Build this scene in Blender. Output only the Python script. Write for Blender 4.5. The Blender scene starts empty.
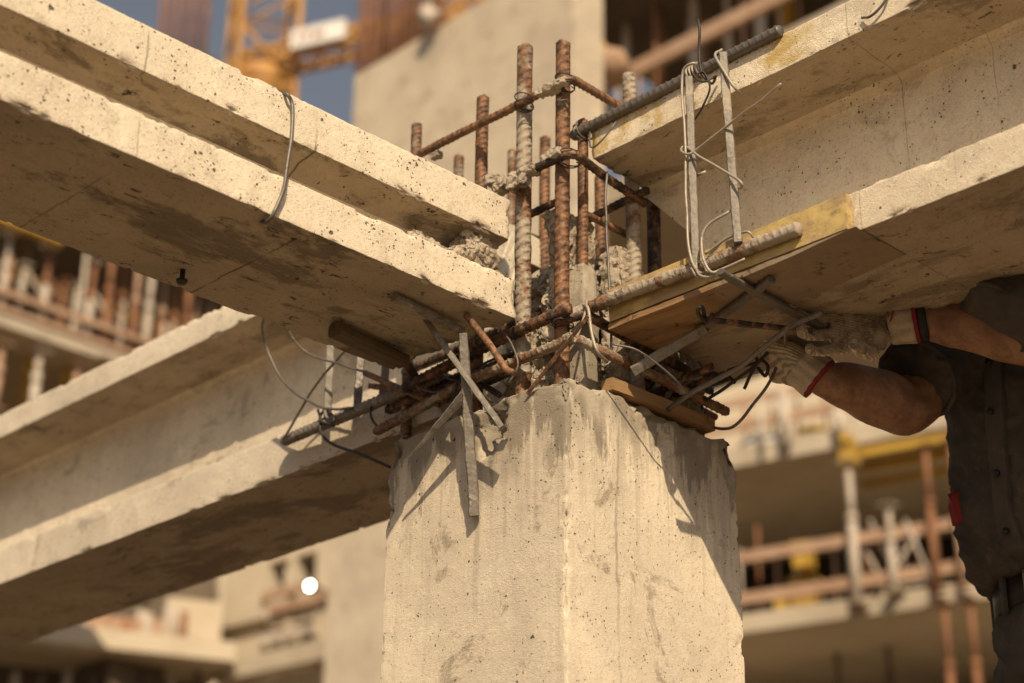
import bpy, bmesh, math, random
from mathutils import Vector, noise
import numpy as np

random.seed(7)
sc = bpy.context.scene
col = sc.collection
V = Vector
R = math.radians

# ------------------------------------------------------------------ camera
F_PX = 1866.8
YAW, PITCH, ROLL = R(45.565), R(24.213), R(0.654)
CX, CY = 512.0, 341.5
fwd = V((-math.sin(YAW) * math.cos(PITCH), math.cos(YAW) * math.cos(PITCH), math.sin(PITCH)))
r0 = V((math.cos(YAW), math.sin(YAW), 0))
u0 = r0.cross(fwd)
right = r0 * math.cos(ROLL) + u0 * math.sin(ROLL)
up = -r0 * math.sin(ROLL) + u0 * math.cos(ROLL)
FH = V((-math.sin(YAW), math.cos(YAW), 0))          # level forward
RH = r0.copy()                                       # level right


def ray(x, y):
    return fwd + right * ((x - CX) / F_PX) - up * ((y - CY) / F_PX)


CAM = -ray(566, 372) * 2.8                           # column top corner is the origin
GROUND = CAM.z - 1.5


def at(x, y, axis, val):
    i = 'xyz'.index(axis)
    d = ray(x, y)
    return CAM + d * ((val - CAM[i]) / d[i])


def dep(x, y, depth):
    return CAM + ray(x, y) * depth


cam_d = bpy.data.cameras.new('camera')
cam = bpy.data.objects.new('camera', cam_d)
col.objects.link(cam)
from mathutils import Matrix
m = Matrix((right, up, -fwd)).transposed().to_4x4()
m.translation = CAM
cam.matrix_world = m
cam_d.sensor_width = 36
cam_d.lens = F_PX * 36 / 1024
cam_d.clip_end = 2000
cam_d.clip_start = 0.05
cam_d.dof.use_dof = True
cam_d.dof.focus_distance = 2.83
cam_d.dof.aperture_fstop = 3.1
sc.camera = cam

# ------------------------------------------------------------------ light
SUN = V((0.60, -0.47, 0.60)).normalized()            # towards the sun
sun_d = bpy.data.lights.new('sun', 'SUN')
sun_d.energy = 5.0
sun_d.angle = R(0.5)
sun_d.color = (1.0, 0.825, 0.595)
sun = bpy.data.objects.new('sun', sun_d)
col.objects.link(sun)
sun.rotation_euler = SUN.to_track_quat('Z', 'Y').to_euler()
sun.location = (3, -6, 8)
w = bpy.data.worlds.new('World')
sc.world = w
w.use_nodes = True
nt = w.node_tree
sky = nt.nodes.new('ShaderNodeTexSky')
sky.sky_type = 'NISHITA'
sky.sun_disc = False
sky.sun_elevation = math.asin(SUN.z)
sky.sun_rotation = math.atan2(SUN.x, SUN.y)
sky.dust_density = 2.5
sky.air_density = 1.0
sky.altitude = 0
bg = nt.nodes['Background']
hs = nt.nodes.new('ShaderNodeHueSaturation')
hs.inputs['Saturation'].default_value = 0.42
nt.links.new(sky.outputs[0], hs.inputs['Color'])
nt.links.new(hs.outputs[0], bg.inputs[0])
bg.inputs[1].default_value = 0.080
sc.view_settings.view_transform = 'Standard'
sc.view_settings.look = 'None'
sc.view_settings.exposure = 0
sc.render.engine = 'CYCLES'
sc.cycles.use_denoising = True
sc.cycles.max_bounces = 6
sc.cycles.diffuse_bounces = 4
sc.cycles.glossy_bounces = 2


# ------------------------------------------------------------------ node helper
class NT:
    def __init__(s, name):
        s.m = bpy.data.materials.new(name)
        s.m.use_nodes = True
        s.t = s.m.node_tree
        s.b = s.t.nodes['Principled BSDF']
        s.b.inputs['Specular IOR Level'].default_value = 0.25

    def n(s, typ, **kw):
        x = s.t.nodes.new(typ)
        for k, v in kw.items():
            setattr(x, k, v)
        return x

    def put(s, sock, v):
        if v is None:
            return
        if isinstance(v, bpy.types.NodeSocket):
            s.t.links.new(v, sock)
        else:
            if sock.type == 'RGBA' and len(v) == 3:
                v = (*v, 1)
            sock.default_value = v

    def pos(s):
        return s.n('ShaderNodeNewGeometry').outputs['Position']

    def normal(s):
        return s.n('ShaderNodeNewGeometry').outputs['True Normal']

    def obj(s):
        return s.n('ShaderNodeTexCoord').outputs['Object']

    def xyz(s, v):
        x = s.n('ShaderNodeSeparateXYZ')
        s.put(x.inputs[0], v)
        return x.outputs

    def vscale(s, v, sc_):
        x = s.n('ShaderNodeVectorMath', operation='MULTIPLY')
        s.put(x.inputs[0], v)
        s.put(x.inputs[1], sc_)
        return x.outputs[0]

    def vadd(s, a, b):
        x = s.n('ShaderNodeVectorMath', operation='ADD')
        s.put(x.inputs[0], a)
        s.put(x.inputs[1], b)
        return x.outputs[0]

    def noise(s, v, scale, detail=4, rough=0.55, dist=0.0, color=False):
        x = s.n('ShaderNodeTexNoise')
        s.put(x.inputs['Vector'], v)
        x.inputs['Scale'].default_value = scale
        x.inputs['Detail'].default_value = detail
        x.inputs['Roughness'].default_value = rough
        x.inputs['Distortion'].default_value = dist
        return x.outputs['Color' if color else 'Fac']

    def vor(s, v, scale, feature='F1', rnd=1.0):
        x = s.n('ShaderNodeTexVoronoi', feature=feature)
        s.put(x.inputs['Vector'], v)
        x.inputs['Scale'].default_value = scale
        x.inputs['Randomness'].default_value = rnd
        return x.outputs

    def wave(s, v, scale, dist=0, direction='X'):
        x = s.n('ShaderNodeTexWave', bands_direction=direction)
        s.put(x.inputs['Vector'], v)
        x.inputs['Scale'].default_value = scale
        x.inputs['Distortion'].default_value = dist
        x.inputs['Detail'].default_value = 2
        return x.outputs['Fac']

    def ma(s, op, a, b=None, c=None, clamp=False):
        x = s.n('ShaderNodeMath', operation=op, use_clamp=clamp)
        s.put(x.inputs[0], a)
        s.put(x.inputs[1], b)
        s.put(x.inputs[2], c)
        return x.outputs[0]

    def rng(s, v, a, b, lo=0.0, hi=1.0):
        x = s.n('ShaderNodeMapRange', interpolation_type='SMOOTHSTEP')
        s.put(x.inputs[0], v)
        for i, q in enumerate((a, b, lo, hi)):
            x.inputs[i + 1].default_value = q
        return x.outputs[0]

    def mix(s, fac, a, b, mode='MIX'):
        x = s.n('ShaderNodeMix', data_type='RGBA', blend_type=mode)
        s.put(x.inputs['Factor'], fac)
        s.put(x.inputs['A'] if False else x.inputs[6], a)
        s.put(x.inputs[7], b)
        return x.outputs[2]

    def bump(s, h, strength=0.5, distance=0.002, prev=None):
        x = s.n('ShaderNodeBump')
        x.inputs['Strength'].default_value = strength
        x.inputs['Distance'].default_value = distance
        s.put(x.inputs['Height'], h)
        if prev is not None:
            s.put(x.inputs['Normal'], prev)
        return x.outputs[0]

    def out(s, color, rough=0.8, normal=None, metal=0.0):
        s.put(s.b.inputs['Base Color'], color)
        s.put(s.b.inputs['Roughness'], rough)
        s.put(s.b.inputs['Metallic'], metal)
        if normal is not None:
            s.put(s.b.inputs['Normal'], normal)
        return s.m


def concrete(name, a=(0.55, 0.46, 0.34), b=(0.42, 0.345, 0.25), dark=(0.10, 0.075, 0.05),
             stain=0.5, seams=(), drips=(), top_stain=None, yellow=None, soffit_dark=0.0, grey=None, pits=1.0, soffit_z=None, stones=0.0):
    k = NT(name)
    p = k.pos()
    xyz = k.xyz(p)
    big = k.noise(p, 3.2, 6, 0.6)
    mid = k.noise(p, 17, 6, 0.65)
    fine = k.noise(p, 160, 5, 0.7)
    grit = k.noise(p, 620, 2, 0.6)
    c = k.mix(k.rng(big, 0.35, 0.65), a, b)
    c = k.mix(k.rng(mid, 0.46, 0.75, 0, 0.45), c, tuple(q * 0.62 for q in b))
    c = k.mix(k.rng(fine, 0.48, 0.75, 0, 0.62), c, tuple(q * 0.55 for q in b))
    c = k.mix(k.rng(grit, 0.5, 0.70, 0, 0.65), c, tuple(min(1, q * 1.25) for q in a))
    sk = k.noise(p, 360, 3, 0.7)
    c = k.mix(k.rng(sk, 0.60, 0.70, 0, 0.55), c, tuple(q * 0.38 for q in b))
    if stones:
        sv = k.vor(k.vadd(p, k.vscale(k.noise(p, 120, 2, 0.5, color=True), (0.008, 0.008, 0.008))), 75)
        sx_ = k.xyz(sv['Color'])
        sf = k.ma('MULTIPLY', k.rng(sx_[0], 0.45, 0.5), k.rng(sv['Distance'], 0.42, 0.30))
        c = k.mix(k.ma('MULTIPLY', sf, stones), c, k.mix(sx_[1], (0.22, 0.20, 0.175), (0.42, 0.38, 0.32)))
    cl = k.noise(p, 1.7, 5, 0.62, 0.4)
    c = k.mix(k.rng(cl, 0.48, 0.66, 0, 0.40), c, tuple(q * 0.78 * t for q, t in zip(b, (1.0, 1.02, 1.08))))
    ef = k.noise(p, 11, 7, 0.74, 0.5)
    c = k.mix(k.rng(ef, 0.56, 0.70, 0, 0.45), c, tuple(min(0.85, q * 1.22) for q in a))
    # board-mark streaks along the vertical
    st = k.noise(k.vscale(p, (26, 26, 2.2)), 1.0, 5, 0.6)
    c = k.mix(k.rng(st, 0.52, 0.8, 0, 0.40 * stain), c, tuple(q * 0.5 for q in b))
    # blotchy damp stains
    bl = k.noise(p, 7.5, 7, 0.7, 0.6)
    c = k.mix(k.rng(bl, 0.57, 0.645, 0, 0.75 * stain), c, (dark[0] * 2.3, dark[1] * 2.3, dark[2] * 2.3))
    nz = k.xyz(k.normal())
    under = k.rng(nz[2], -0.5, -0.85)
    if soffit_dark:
        c = k.mix(k.ma('MULTIPLY', under, 0.62), c, k.mix(k.rng(k.noise(p, 4.5, 6, .65), .35, .65), (0.27, 0.20, 0.13), (0.17, 0.12, 0.078)))  # underside shade painted into the albedo, along with damp brown staining
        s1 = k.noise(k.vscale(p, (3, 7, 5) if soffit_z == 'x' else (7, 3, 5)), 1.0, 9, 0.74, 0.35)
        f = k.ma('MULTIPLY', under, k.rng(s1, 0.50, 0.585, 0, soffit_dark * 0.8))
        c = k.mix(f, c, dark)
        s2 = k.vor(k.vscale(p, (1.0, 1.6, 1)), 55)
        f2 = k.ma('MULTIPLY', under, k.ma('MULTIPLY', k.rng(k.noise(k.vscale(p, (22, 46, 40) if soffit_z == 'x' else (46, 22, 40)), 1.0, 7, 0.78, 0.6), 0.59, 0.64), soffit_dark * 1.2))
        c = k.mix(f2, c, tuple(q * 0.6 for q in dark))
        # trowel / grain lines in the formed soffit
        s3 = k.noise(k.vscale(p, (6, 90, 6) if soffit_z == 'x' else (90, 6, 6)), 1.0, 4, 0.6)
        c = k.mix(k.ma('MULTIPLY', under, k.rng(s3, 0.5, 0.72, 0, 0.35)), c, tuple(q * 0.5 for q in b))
    if grey:
        c = k.mix(grey[1], c, grey[0])
    if top_stain:
        z0, z1, strength = top_stain
        f = k.rng(k.ma('ADD', xyz[2], k.ma('MULTIPLY', k.ma('SUBTRACT', k.noise(k.vscale(p, (24, 24, 4)), 1.0, 7, 0.70), 0.5), 0.50)), z0, z0 + 0.035, 0, strength)
        f = k.ma('MULTIPLY', f, k.rng(k.noise(p, 7, 5, .65), .36, .54, .4, 1.0))
        f3 = k.rng(k.ma('ADD', xyz[2], k.ma('MULTIPLY', k.ma('SUBTRACT', k.noise(k.vscale(p, (60, 60, 3)), 1.0, 5, 0.65), 0.5), 0.9)), -0.20, -0.05, 0, strength * 0.5)
        c = k.mix(f3, c, tuple(q * 0.55 for q in b))
        c = k.mix(f, c, tuple(q * 0.33 for q in b))
    for ax, val, wid, zlo, zhi, amt in drips:
        wob = k.ma('ADD', k.ma('MULTIPLY', k.ma('SUBTRACT', k.noise(p, 6, 2, 0.5), 0.5), 0.022), k.ma('MULTIPLY', k.ma('SUBTRACT', k.noise(p, 40, 3, 0.6), 0.5), 0.010))
        d = k.ma('ABSOLUTE', k.ma('SUBTRACT', k.ma('ADD', xyz['xyz'.index(ax)], wob), val))
        f = k.rng(d, wid, wid * 0.2, 0, amt)
        f = k.ma('MULTIPLY', f, k.rng(k.noise(k.vscale(p, (25, 25, 7)), 1.0, 4, 0.6), 0.30, 0.58, 0.15, 1))
        f = k.ma('MULTIPLY', f, k.rng(xyz[2], zlo, zlo + 0.05))
        f = k.ma('MULTIPLY', f, k.rng(xyz[2], zhi, zhi - 0.02))
        c = k.mix(f, c, tuple(q * 0.45 for q in b))
    h = None
    for ax, val, wid, amt in seams:
        wob = k.ma('MULTIPLY', k.ma('SUBTRACT', k.noise(p, 30, 4, 0.6), 0.5), 0.008)
        d = k.ma('ABSOLUTE', k.ma('SUBTRACT', k.ma('ADD', xyz['xyz'.index(ax)], wob), val))
        f = k.rng(d, wid, wid * 0.25, 0, amt)
        f = k.ma('MULTIPLY', f, k.rng(k.noise(p, 14, 4, 0.6), 0.36, 0.60))
        c = k.mix(f, c, tuple(q * 0.8 for q in dark))
    if yellow:
        x0, x1, zlo, zhi, amt = yellow
        f = k.ma('MULTIPLY', k.rng(nz[1], -0.3, -0.7), k.rng(k.noise(p, 9, 7, 0.72, 0.4), 0.44, 0.62, 0, amt))
        f = k.ma('MULTIPLY', f, k.rng(k.ma('ADD', xyz[0], k.ma('MULTIPLY', big, 0.2)), x0, x0 + 0.06))
        f = k.ma('MULTIPLY', f, k.rng(k.ma('ADD', xyz[0], k.ma('MULTIPLY', mid, 0.12)), x1, x1 - 0.08))
        f = k.ma('MULTIPLY', f, k.ma('MULTIPLY', k.rng(xyz[2], zlo, zlo + 0.004), k.rng(xyz[2], zhi, zhi - 0.004)))
        c = k.mix(f, c, (0.50, 0.335, 0.095))
    # blow holes
    pd = k.vadd(p, k.vscale(k.noise(p, 110, 2, 0.6, color=True), (0.009, 0.009, 0.009)))
    masks = []
    for scale, lim, size in ((30, 0.85, 0.15), (80, 0.70, 0.21), (170, 0.52, 0.28)):
        vo = k.vor(pd, scale)
        rn = k.xyz(vo['Color'])
        radius = k.ma('MULTIPLY', k.rng(rn[0], lim, 1.02), size * pits)
        if scale > 30:
            radius = k.ma('MULTIPLY', radius, k.rng(mid, 0.34, 0.6, 0.25, 1.15))
        masks.append(k.rng(k.ma('SUBTRACT', vo['Distance'], radius), 0.0, -0.06))
    pm = k.ma('MAXIMUM', k.ma('MAXIMUM', masks[0], masks[1]), masks[2])
    c = k.mix(k.ma('MULTIPLY', pm, 0.86), c, tuple(q * 0.45 for q in dark))
    hh = k.ma('ADD', k.ma('MULTIPLY', fine, 0.45), k.ma('MULTIPLY', grit, 0.55))
    hh = k.ma('ADD', hh, k.ma('MULTIPLY', mid, 1.0))
    hh = k.ma('SUBTRACT', hh, k.ma('MULTIPLY', pm, 1.6))
    if stones:
        hh = k.ma('ADD', hh, k.ma('MULTIPLY', sf, 1.4))
    nrm = k.bump(hh, 0.9, 0.0030)
    return k.out(c, k.rng(mid, 0.3, 0.7, 0.78, 0.95), nrm)


def rusty(name, rust=0.6, cement=0.3, dark=0.3, grey=0.0):
    k = NT(name)
    p = k.pos()
    rnd = k.n('ShaderNodeObjectInfo').outputs['Random']
    p = k.vadd(p, k.vscale(rnd, (3.1, 5.7, 2.3)))
    n1 = k.noise(p, 28, 6, 0.7)
    n2 = k.noise(p, 75, 5, 0.7)
    n3 = k.ma('ADD', k.noise(p, 13, 5, 0.65, 0.4), k.ma('MULTIPLY', k.ma('SUBTRACT', rnd, 0.5), 0.10))
    n4 = k.noise(p, 320, 3, 0.6)
    steel = (0.135, 0.115, 0.095)
    c = k.mix(k.rng(n2, 0.38, 0.62), (0.285, 0.145, 0.070), (0.105, 0.058, 0.035))
    c = k.mix(k.rng(n4, 0.5, 0.7, 0, 0.6), c, (0.06, 0.033, 0.022))
    c = k.mix(k.rng(n1, 0.75 - 0.5 * grey, 0.85 - 0.45 * grey), c, steel)
    c = k.mix(k.rng(k.noise(p, 46, 5, 0.7), 0.68 - 0.3 * dark, 0.78 - 0.3 * dark), c, (0.045, 0.03, 0.022))
    cf = k.rng(k.ma('ADD', k.ma('MULTIPLY', n3, 0.7), k.ma('MULTIPLY', n2, 0.3)), 0.68 - 0.32 * cement, 0.76 - 0.30 * cement)
    cc = k.mix(n4, (0.47, 0.40, 0.30), (0.30, 0.245, 0.18))
    c = k.mix(k.ma('MULTIPLY', cf, 0.93), c, cc)
    h = k.ma('ADD', n4, k.ma('MULTIPLY', k.ma('ADD', cf, n2), 1.2))
    return k.out(c, k.rng(cf, 0, 1, 0.55, 0.9), k.bump(h, 0.7, 0.0012), 0.0)


def metal(name, a, b, rough=0.5, mtl=0.6, splash=0.3, spc=(0.45, 0.38, 0.29)):
    k = NT(name)
    p = k.pos()
    n1 = k.noise(p, 60, 5, 0.65)
    n2 = k.noise(p, 24, 6, 0.7, 0.3)
    n3 = k.noise(p, 300, 3, 0.6)
    c = k.mix(n1, a, b)
    f = k.rng(n2, 0.72 - 0.3 * splash, 0.80 - 0.3 * splash)
    c = k.mix(k.ma('MULTIPLY', f, 0.9), c, spc)
    c = k.mix(k.rng(n3, 0.55, 0.72, 0, 0.55), c, tuple(q * 0.35 for q in b))
    c = k.mix(k.rng(k.noise(p, 38, 6, .72, .5), .55, .66, 0, .6), c, tuple(q * .45 for q in b))
    return k.out(c, k.rng(f, 0, 1, rough, 0.9), k.bump(k.ma('ADD', n3, f), 0.5, 0.0008), mtl)


def plain(name, c1, c2=None, scale=8, rough=0.7, mtl=0.0, bumpd=0.0, spec=None):
    k = NT(name)
    p = k.pos()
    c2 = c2 or tuple(q * 0.7 for q in c1)
    n1 = k.noise(p, scale, 6, 0.65, 0.3)
    n2 = k.noise(p, scale * 9, 4, 0.65)
    c = k.mix(k.rng(n1, 0.35, 0.68), c1, c2)
    c = k.mix(k.rng(n2, 0.5, 0.8, 0, 0.4), c, tuple(q * 0.6 for q in c2))
    nr = k.bump(k.ma('ADD', n1, k.ma('MULTIPLY', n2, 0.4)), 0.5, bumpd) if bumpd else None
    if spec is not None:
        k.b.inputs['Specular IOR Level'].default_value = spec
    return k.out(c, rough, nr, mtl)


def wood(name, a, b, axis='x', paint=None, dirt=0.4, film=None):
    k = NT(name)
    p = k.pos()
    s_ = {'x': (3, 70, 70), 'y': (70, 3, 70), 'z': (70, 70, 3)}[axis]
    g = k.noise(k.vscale(p, s_), 1.0, 5, 0.65, 0.5)
    c = k.mix(k.rng(g, 0.3, 0.7), a, b)
    c = k.mix(k.rng(k.noise(p, 15, 6, 0.7), 0.55, 0.72, 0, dirt), c, tuple(q * 0.35 for q in b))
    if paint:
        pf = k.rng(k.noise(k.vscale(p, (1, 1, 2.5)), 16, 7, 0.72, 0.3), 0.43, 0.58, 0, 0.85)
        c = k.mix(pf, c, paint)
        sp = k.vor(p, 120)
        c = k.mix(k.rng(k.noise(p, 70, 5, 0.75), 0.60, 0.68, 0, 0.8), c, (0.12, 0.085, 0.05))
    if film:
        x = k.xyz(p)
        ff = k.ma('ADD', k.ma('ADD', k.ma('MULTIPLY', x[0], 1.2), k.ma('MULTIPLY', x[1], 1.2)), k.noise(p, 11, 8, 0.74, 0.5))
        c = k.mix(k.rng(ff, 0.72, 0.98, 0, 0.97), c, k.mix(k.noise(p, 40, 6, .72), (0.30, 0.225, 0.148), (0.19, 0.138, 0.09)))
        c = k.mix(k.rng(k.noise(p, 34, 6, 0.75, 0.5), 0.58, 0.66, 0, 0.8), c, tuple(q * 0.25 for q in b))
    sp = k.rng(k.noise(p, 48, 6, 0.75, 0.4), 0.64, 0.69)
    c = k.mix(k.ma('MULTIPLY', sp, 0.75), c, tuple(q * 0.2 for q in b))
    return k.out(c, 0.75, k.bump(k.ma('ADD', g, k.noise(p, 200, 3, 0.6)), 0.5, 0.0012))


# ------------------------------------------------------------------ mesh helpers
class MB:
    def __init__(s):
        s.v, s.f, s.sm = [], [], []

    def add(s, vs, fs, smooth=False):
        o = len(s.v)
        s.v += [tuple(q) for q in vs]
        s.f += [tuple(i + o for i in f) for f in fs]
        s.sm += [smooth] * len(fs)

    def box(s, lo, hi):
        x0, y0, z0 = lo
        x1, y1, z1 = hi
        s.add([(x0, y0, z0), (x1, y0, z0), (x1, y1, z0), (x0, y1, z0), (x0, y0, z1), (x1, y0, z1), (x1, y1, z1), (x0, y1, z1)],
              [(3, 2, 1, 0), (4, 5, 6, 7), (0, 1, 5, 4), (1, 2, 6, 5), (2, 3, 7, 6), (3, 0, 4, 7)])

    def obox(s, o, ax, ay, az):
        """box from corner o with edge vectors"""
        o, ax, ay, az = V(o), V(ax), V(ay), V(az)
        if ax.cross(ay).dot(az) < 0:
            ax, ay = ay, ax
        s.add([o, o + ax, o + ax + ay, o + ay, o + az, o + ax + az, o + ax + ay + az, o + ay + az],
              [(3, 2, 1, 0), (4, 5, 6, 7), (0, 1, 5, 4), (1, 2, 6, 5), (2, 3, 7, 6), (3, 0, 4, 7)])

    def bar(s, p0, p1, wv, hv, w0, h0, w1=None, h1=None):
        """tapered rectangular bar: wv, hv directions of width and height"""
        p0, p1, wv, hv = V(p0), V(p1), V(wv).normalized(), V(hv).normalized()
        w1 = w0 if w1 is None else w1
        h1 = h0 if h1 is None else h1
        vs = []
        for p, a, b in ((p0, w0, h0), (p1, w1, h1)):
            for i, j in ((-1, -1), (1, -1), (1, 1), (-1, 1)):
                vs.append(p + wv * (a * i / 2) + hv * (b * j / 2))
        s.add(vs, [(3, 2, 1, 0), (4, 5, 6, 7), (0, 1, 5, 4), (1, 2, 6, 5), (2, 3, 7, 6), (3, 0, 4, 7)])

    def beam(s, p0, p1, w0, h0, w1=None, h1=None, upv=(0, 0, 1)):
        p0, p1 = V(p0), V(p1)
        d = (p1 - p0).normalized()
        a = d.cross(V(upv))
        if a.length < 1e-3:
            a = d.cross(V((1, 0.3, 0)))
        a.normalize()
        s.bar(p0, p1, a, a.cross(d), w0, h0, w1, h1)

    def tube(s, pts, rad, seg=8, caps=True, smooth=True, radf=None):
        """sweep a circle along pts; rad number, list, or radf(i, theta)"""
        pts = [V(p) for p in pts]
        n = len(pts)
        d = (pts[1] - pts[0]).normalized()
        a = d.orthogonal().normalized()
        vs = []
        sacc = 0
        for i in range(n):
            if i > 0:
                sacc += (pts[i] - pts[i - 1]).length
            t = (pts[min(i + 1, n - 1)] - pts[max(i - 1, 0)]).normalized()
            a = (a - t * a.dot(t)).normalized()
            b = t.cross(a)
            for j in range(seg):
                th = 2 * math.pi * j / seg
                rr = radf(sacc, th, i) if radf else (rad[i] if isinstance(rad, (list, tuple)) else rad)
                vs.append(pts[i] + (a * math.cos(th) + b * math.sin(th)) * rr)
        fs = []
        for i in range(n - 1):
            for j in range(seg):
                k = (j + 1) % seg
                fs.append((i * seg + j, i * seg + k, (i + 1) * seg + k, (i + 1) * seg + j))
        if caps:
            fs.append(tuple(range(seg - 1, -1, -1)))
            fs.append(tuple((n - 1) * seg + j for j in range(seg)))
        s.add(vs, fs, smooth)

    def loft(s, rings, smooth=True):
        """rings: list of equal-length vertex loops, ends closed"""
        n, k = len(rings), len(rings[0])
        vs = [q for rg in rings for q in rg]
        fs = []
        for i in range(n - 1):
            for j in range(k):
                l = (j + 1) % k
                fs.append((i * k + j, i * k + l, (i + 1) * k + l, (i + 1) * k + j))
        fs.append(tuple(range(k - 1, -1, -1)))
        fs.append(tuple((n - 1) * k + j for j in range(k)))
        s.add(vs, fs, smooth)

    def ball(s, c, r, sq=(1, 1, 1), n=10, nz=0.0, sd=0):
        c = V(c)
        vs, fs = [], []
        m_ = n // 2 + 1
        for i in range(m_):
            ph = math.pi * i / (m_ - 1)
            for j in range(n):
                th = 2 * math.pi * j / n
                d = V((math.sin(ph) * math.cos(th), math.sin(ph) * math.sin(th), math.cos(ph)))
                q = r * (1 + nz * noise.noise(d * 1.7 + V((sd, sd * 2.3, 0)))) if nz else r
                vs.append(c + V((d.x * sq[0], d.y * sq[1], d.z * sq[2])) * q)
        for i in range(m_ - 1):
            for j in range(n):
                l = (j + 1) % n
                fs.append((i * n + j, (i + 1) * n + j, (i + 1) * n + l, i * n + l))
        s.add(vs, fs, True)

    def build(s, name, mat, parent=None, origin=None, weld=False, flip=False):
        vs = np.array(s.v)
        if origin is None:
            lo, hi = vs.min(0), vs.max(0)
            origin = V(((lo[0] + hi[0]) / 2, (lo[1] + hi[1]) / 2, lo[2]))
        origin = V(origin)
        me = bpy.data.meshes.new(name)
        me.from_pydata([V(q) - origin for q in s.v], [], s.f)
        me.polygons.foreach_set('use_smooth', s.sm)
        me.materials.append(mat)
        me.validate()
        if weld or flip:
            bm = bmesh.new()
            bm.from_mesh(me)
            bmesh.ops.remove_doubles(bm, verts=bm.verts, dist=1e-5)
            bmesh.ops.recalc_face_normals(bm, faces=bm.faces)
            bm.to_mesh(me)
            bm.free()
        me.update()
        o = bpy.data.objects.new(name, me)
        col.objects.link(o)
        if parent is not None:
            o.parent = parent
            o.location = origin - abs_loc(parent)
        else:
            o.location = origin
        return o


def abs_loc(o):
    p = o.location.copy()
    while o.parent:
        o = o.parent
        p += o.location
    return p


def tag(o, label, cat, group=None, kind=None):
    o['label'] = label
    o['category'] = cat
    if group:
        o['group'] = group
    if kind:
        o['kind'] = kind
    return o


def thing(name, label, cat, loc, group=None, kind=None):
    o = bpy.data.objects.new(name, None)
    o.empty_display_size = 0.1
    col.objects.link(o)
    o.location = loc
    return tag(o, label, cat, group, kind)


def fillet(pts, rad, n=6):
    pts = [V(p) for p in pts]
    out = [pts[0]]
    for i in range(1, len(pts) - 1):
        a, b, c = pts[i - 1], pts[i], pts[i + 1]
        d0, d1 = (a - b), (c - b)
        rr = min(rad, d0.length * 0.45, d1.length * 0.45)
        s0, s1 = b + d0.normalized() * rr, b + d1.normalized() * rr
        for k in range(n + 1):
            t = k / n
            out.append(s0 * (1 - t) ** 2 + b * 2 * t * (1 - t) + s1 * t * t)
    out.append(pts[-1])
    return out


def resample(pts, step):
    pts = [V(p) for p in pts]
    L = [0]
    for i in range(1, len(pts)):
        L.append(L[-1] + (pts[i] - pts[i - 1]).length)
    n = max(2, int(L[-1] / step) + 1)
    out = []
    k = 0
    for i in range(n):
        s_ = L[-1] * i / (n - 1)
        while k < len(L) - 2 and L[k + 1] < s_:
            k += 1
        t = (s_ - L[k]) / max(1e-9, L[k + 1] - L[k])
        out.append(pts[k].lerp(pts[k + 1], t))
    return out


def spline(pts, n=8):
    pts = [V(p) for p in pts]
    q = [pts[0] * 2 - pts[1]] + pts + [pts[-1] * 2 - pts[-2]]
    out = []
    for i in range(1, len(q) - 2):
        a, b, c, d = q[i - 1:i + 3]
        for k in range(n):
            t = k / n
            out.append(0.5 * ((2 * b) + (c - a) * t + (2 * a - 5 * b + 4 * c - d) * t * t + (3 * b - a - 3 * c + d) * t ** 3))
    out.append(pts[-1])
    return out


def rebar_mb(mb, pts, r, pitch=None, step=0.002, seg=14, wob=0.0, sd=0, tilt=0.45, rib=0.2, lumps=0.0, bend=0.02, ribw=0.14):
    """ribbed reinforcing bar: slanted crescent ribs on two sides and two long ribs"""
    pitch = pitch or r * 1.35
    pts = resample(fillet(pts, bend), step)
    if wob:
        for i, p in enumerate(pts):
            s_ = i * step
            p += V((noise.noise(V((s_ * 6, sd, 0))), noise.noise(V((s_ * 6, sd, 9))), noise.noise(V((s_ * 6, sd, 19))))) * wob
    n_ = len(pts)

    def rf(s_, th, i):
        q = 0.0
        side = abs(math.sin(th))
        if side > 0.12:
            ph = (s_ / pitch + tilt * math.cos(th) * (1 if math.sin(th) > 0 else -1) + (0.5 if math.sin(th) < 0 else 0)) % 1.0
            e = abs(ph - 0.5) / ribw
            if e < 1:
                q = (1 - e * e) * min(1, side * 1.5)
        lr = max(0, 1 - abs(math.sin(th)) / 0.26) * 0.95
        val = r * (1 + rib * max(q, lr)) 
        if lumps:
            val += r * lumps * max(0, noise.noise(V((s_ * 28, math.cos(th) * 0.9 + sd, math.sin(th) * 0.9))) - 0.12)
        val *= 1 + 0.03 * noise.noise(V((s_ * 120, th, sd)))
        if i == 0 or i == n_ - 1:
            val *= 0.9
        return val
    mb.tube(pts, r, seg, True, True, rf)


def rebar(name, pts, r, mat, parent=None, origin=None, **kw):
    mb = MB()
    rebar_mb(mb, pts, r, **kw)
    return mb.build(name, mat, parent, origin)


def wire(name, pts, r, mat, parent=None, smooth=8, seg=7, taper=False):
    mb = MB()
    q = spline(pts, smooth) if len(pts) > 2 else resample(pts, 0.02)
    # slight hand-bent irregularity
    for i in range(1, len(q) - 1):
        q[i] = q[i] + V((noise.noise(q[i] * 21), noise.noise(q[i] * 21 + V((5, 0, 0))), noise.noise(q[i] * 21 + V((0, 7, 0))))) * r * 0.9
    mb.tube(q, r, seg)
    return mb.build(name, mat, parent)
# ------------------------------------------------------------------ concrete members
def fbm(p, o=4):
    return noise.fractal(p, 0.9, 2.1, o, noise_basis='PERLIN_ORIGINAL')


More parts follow.
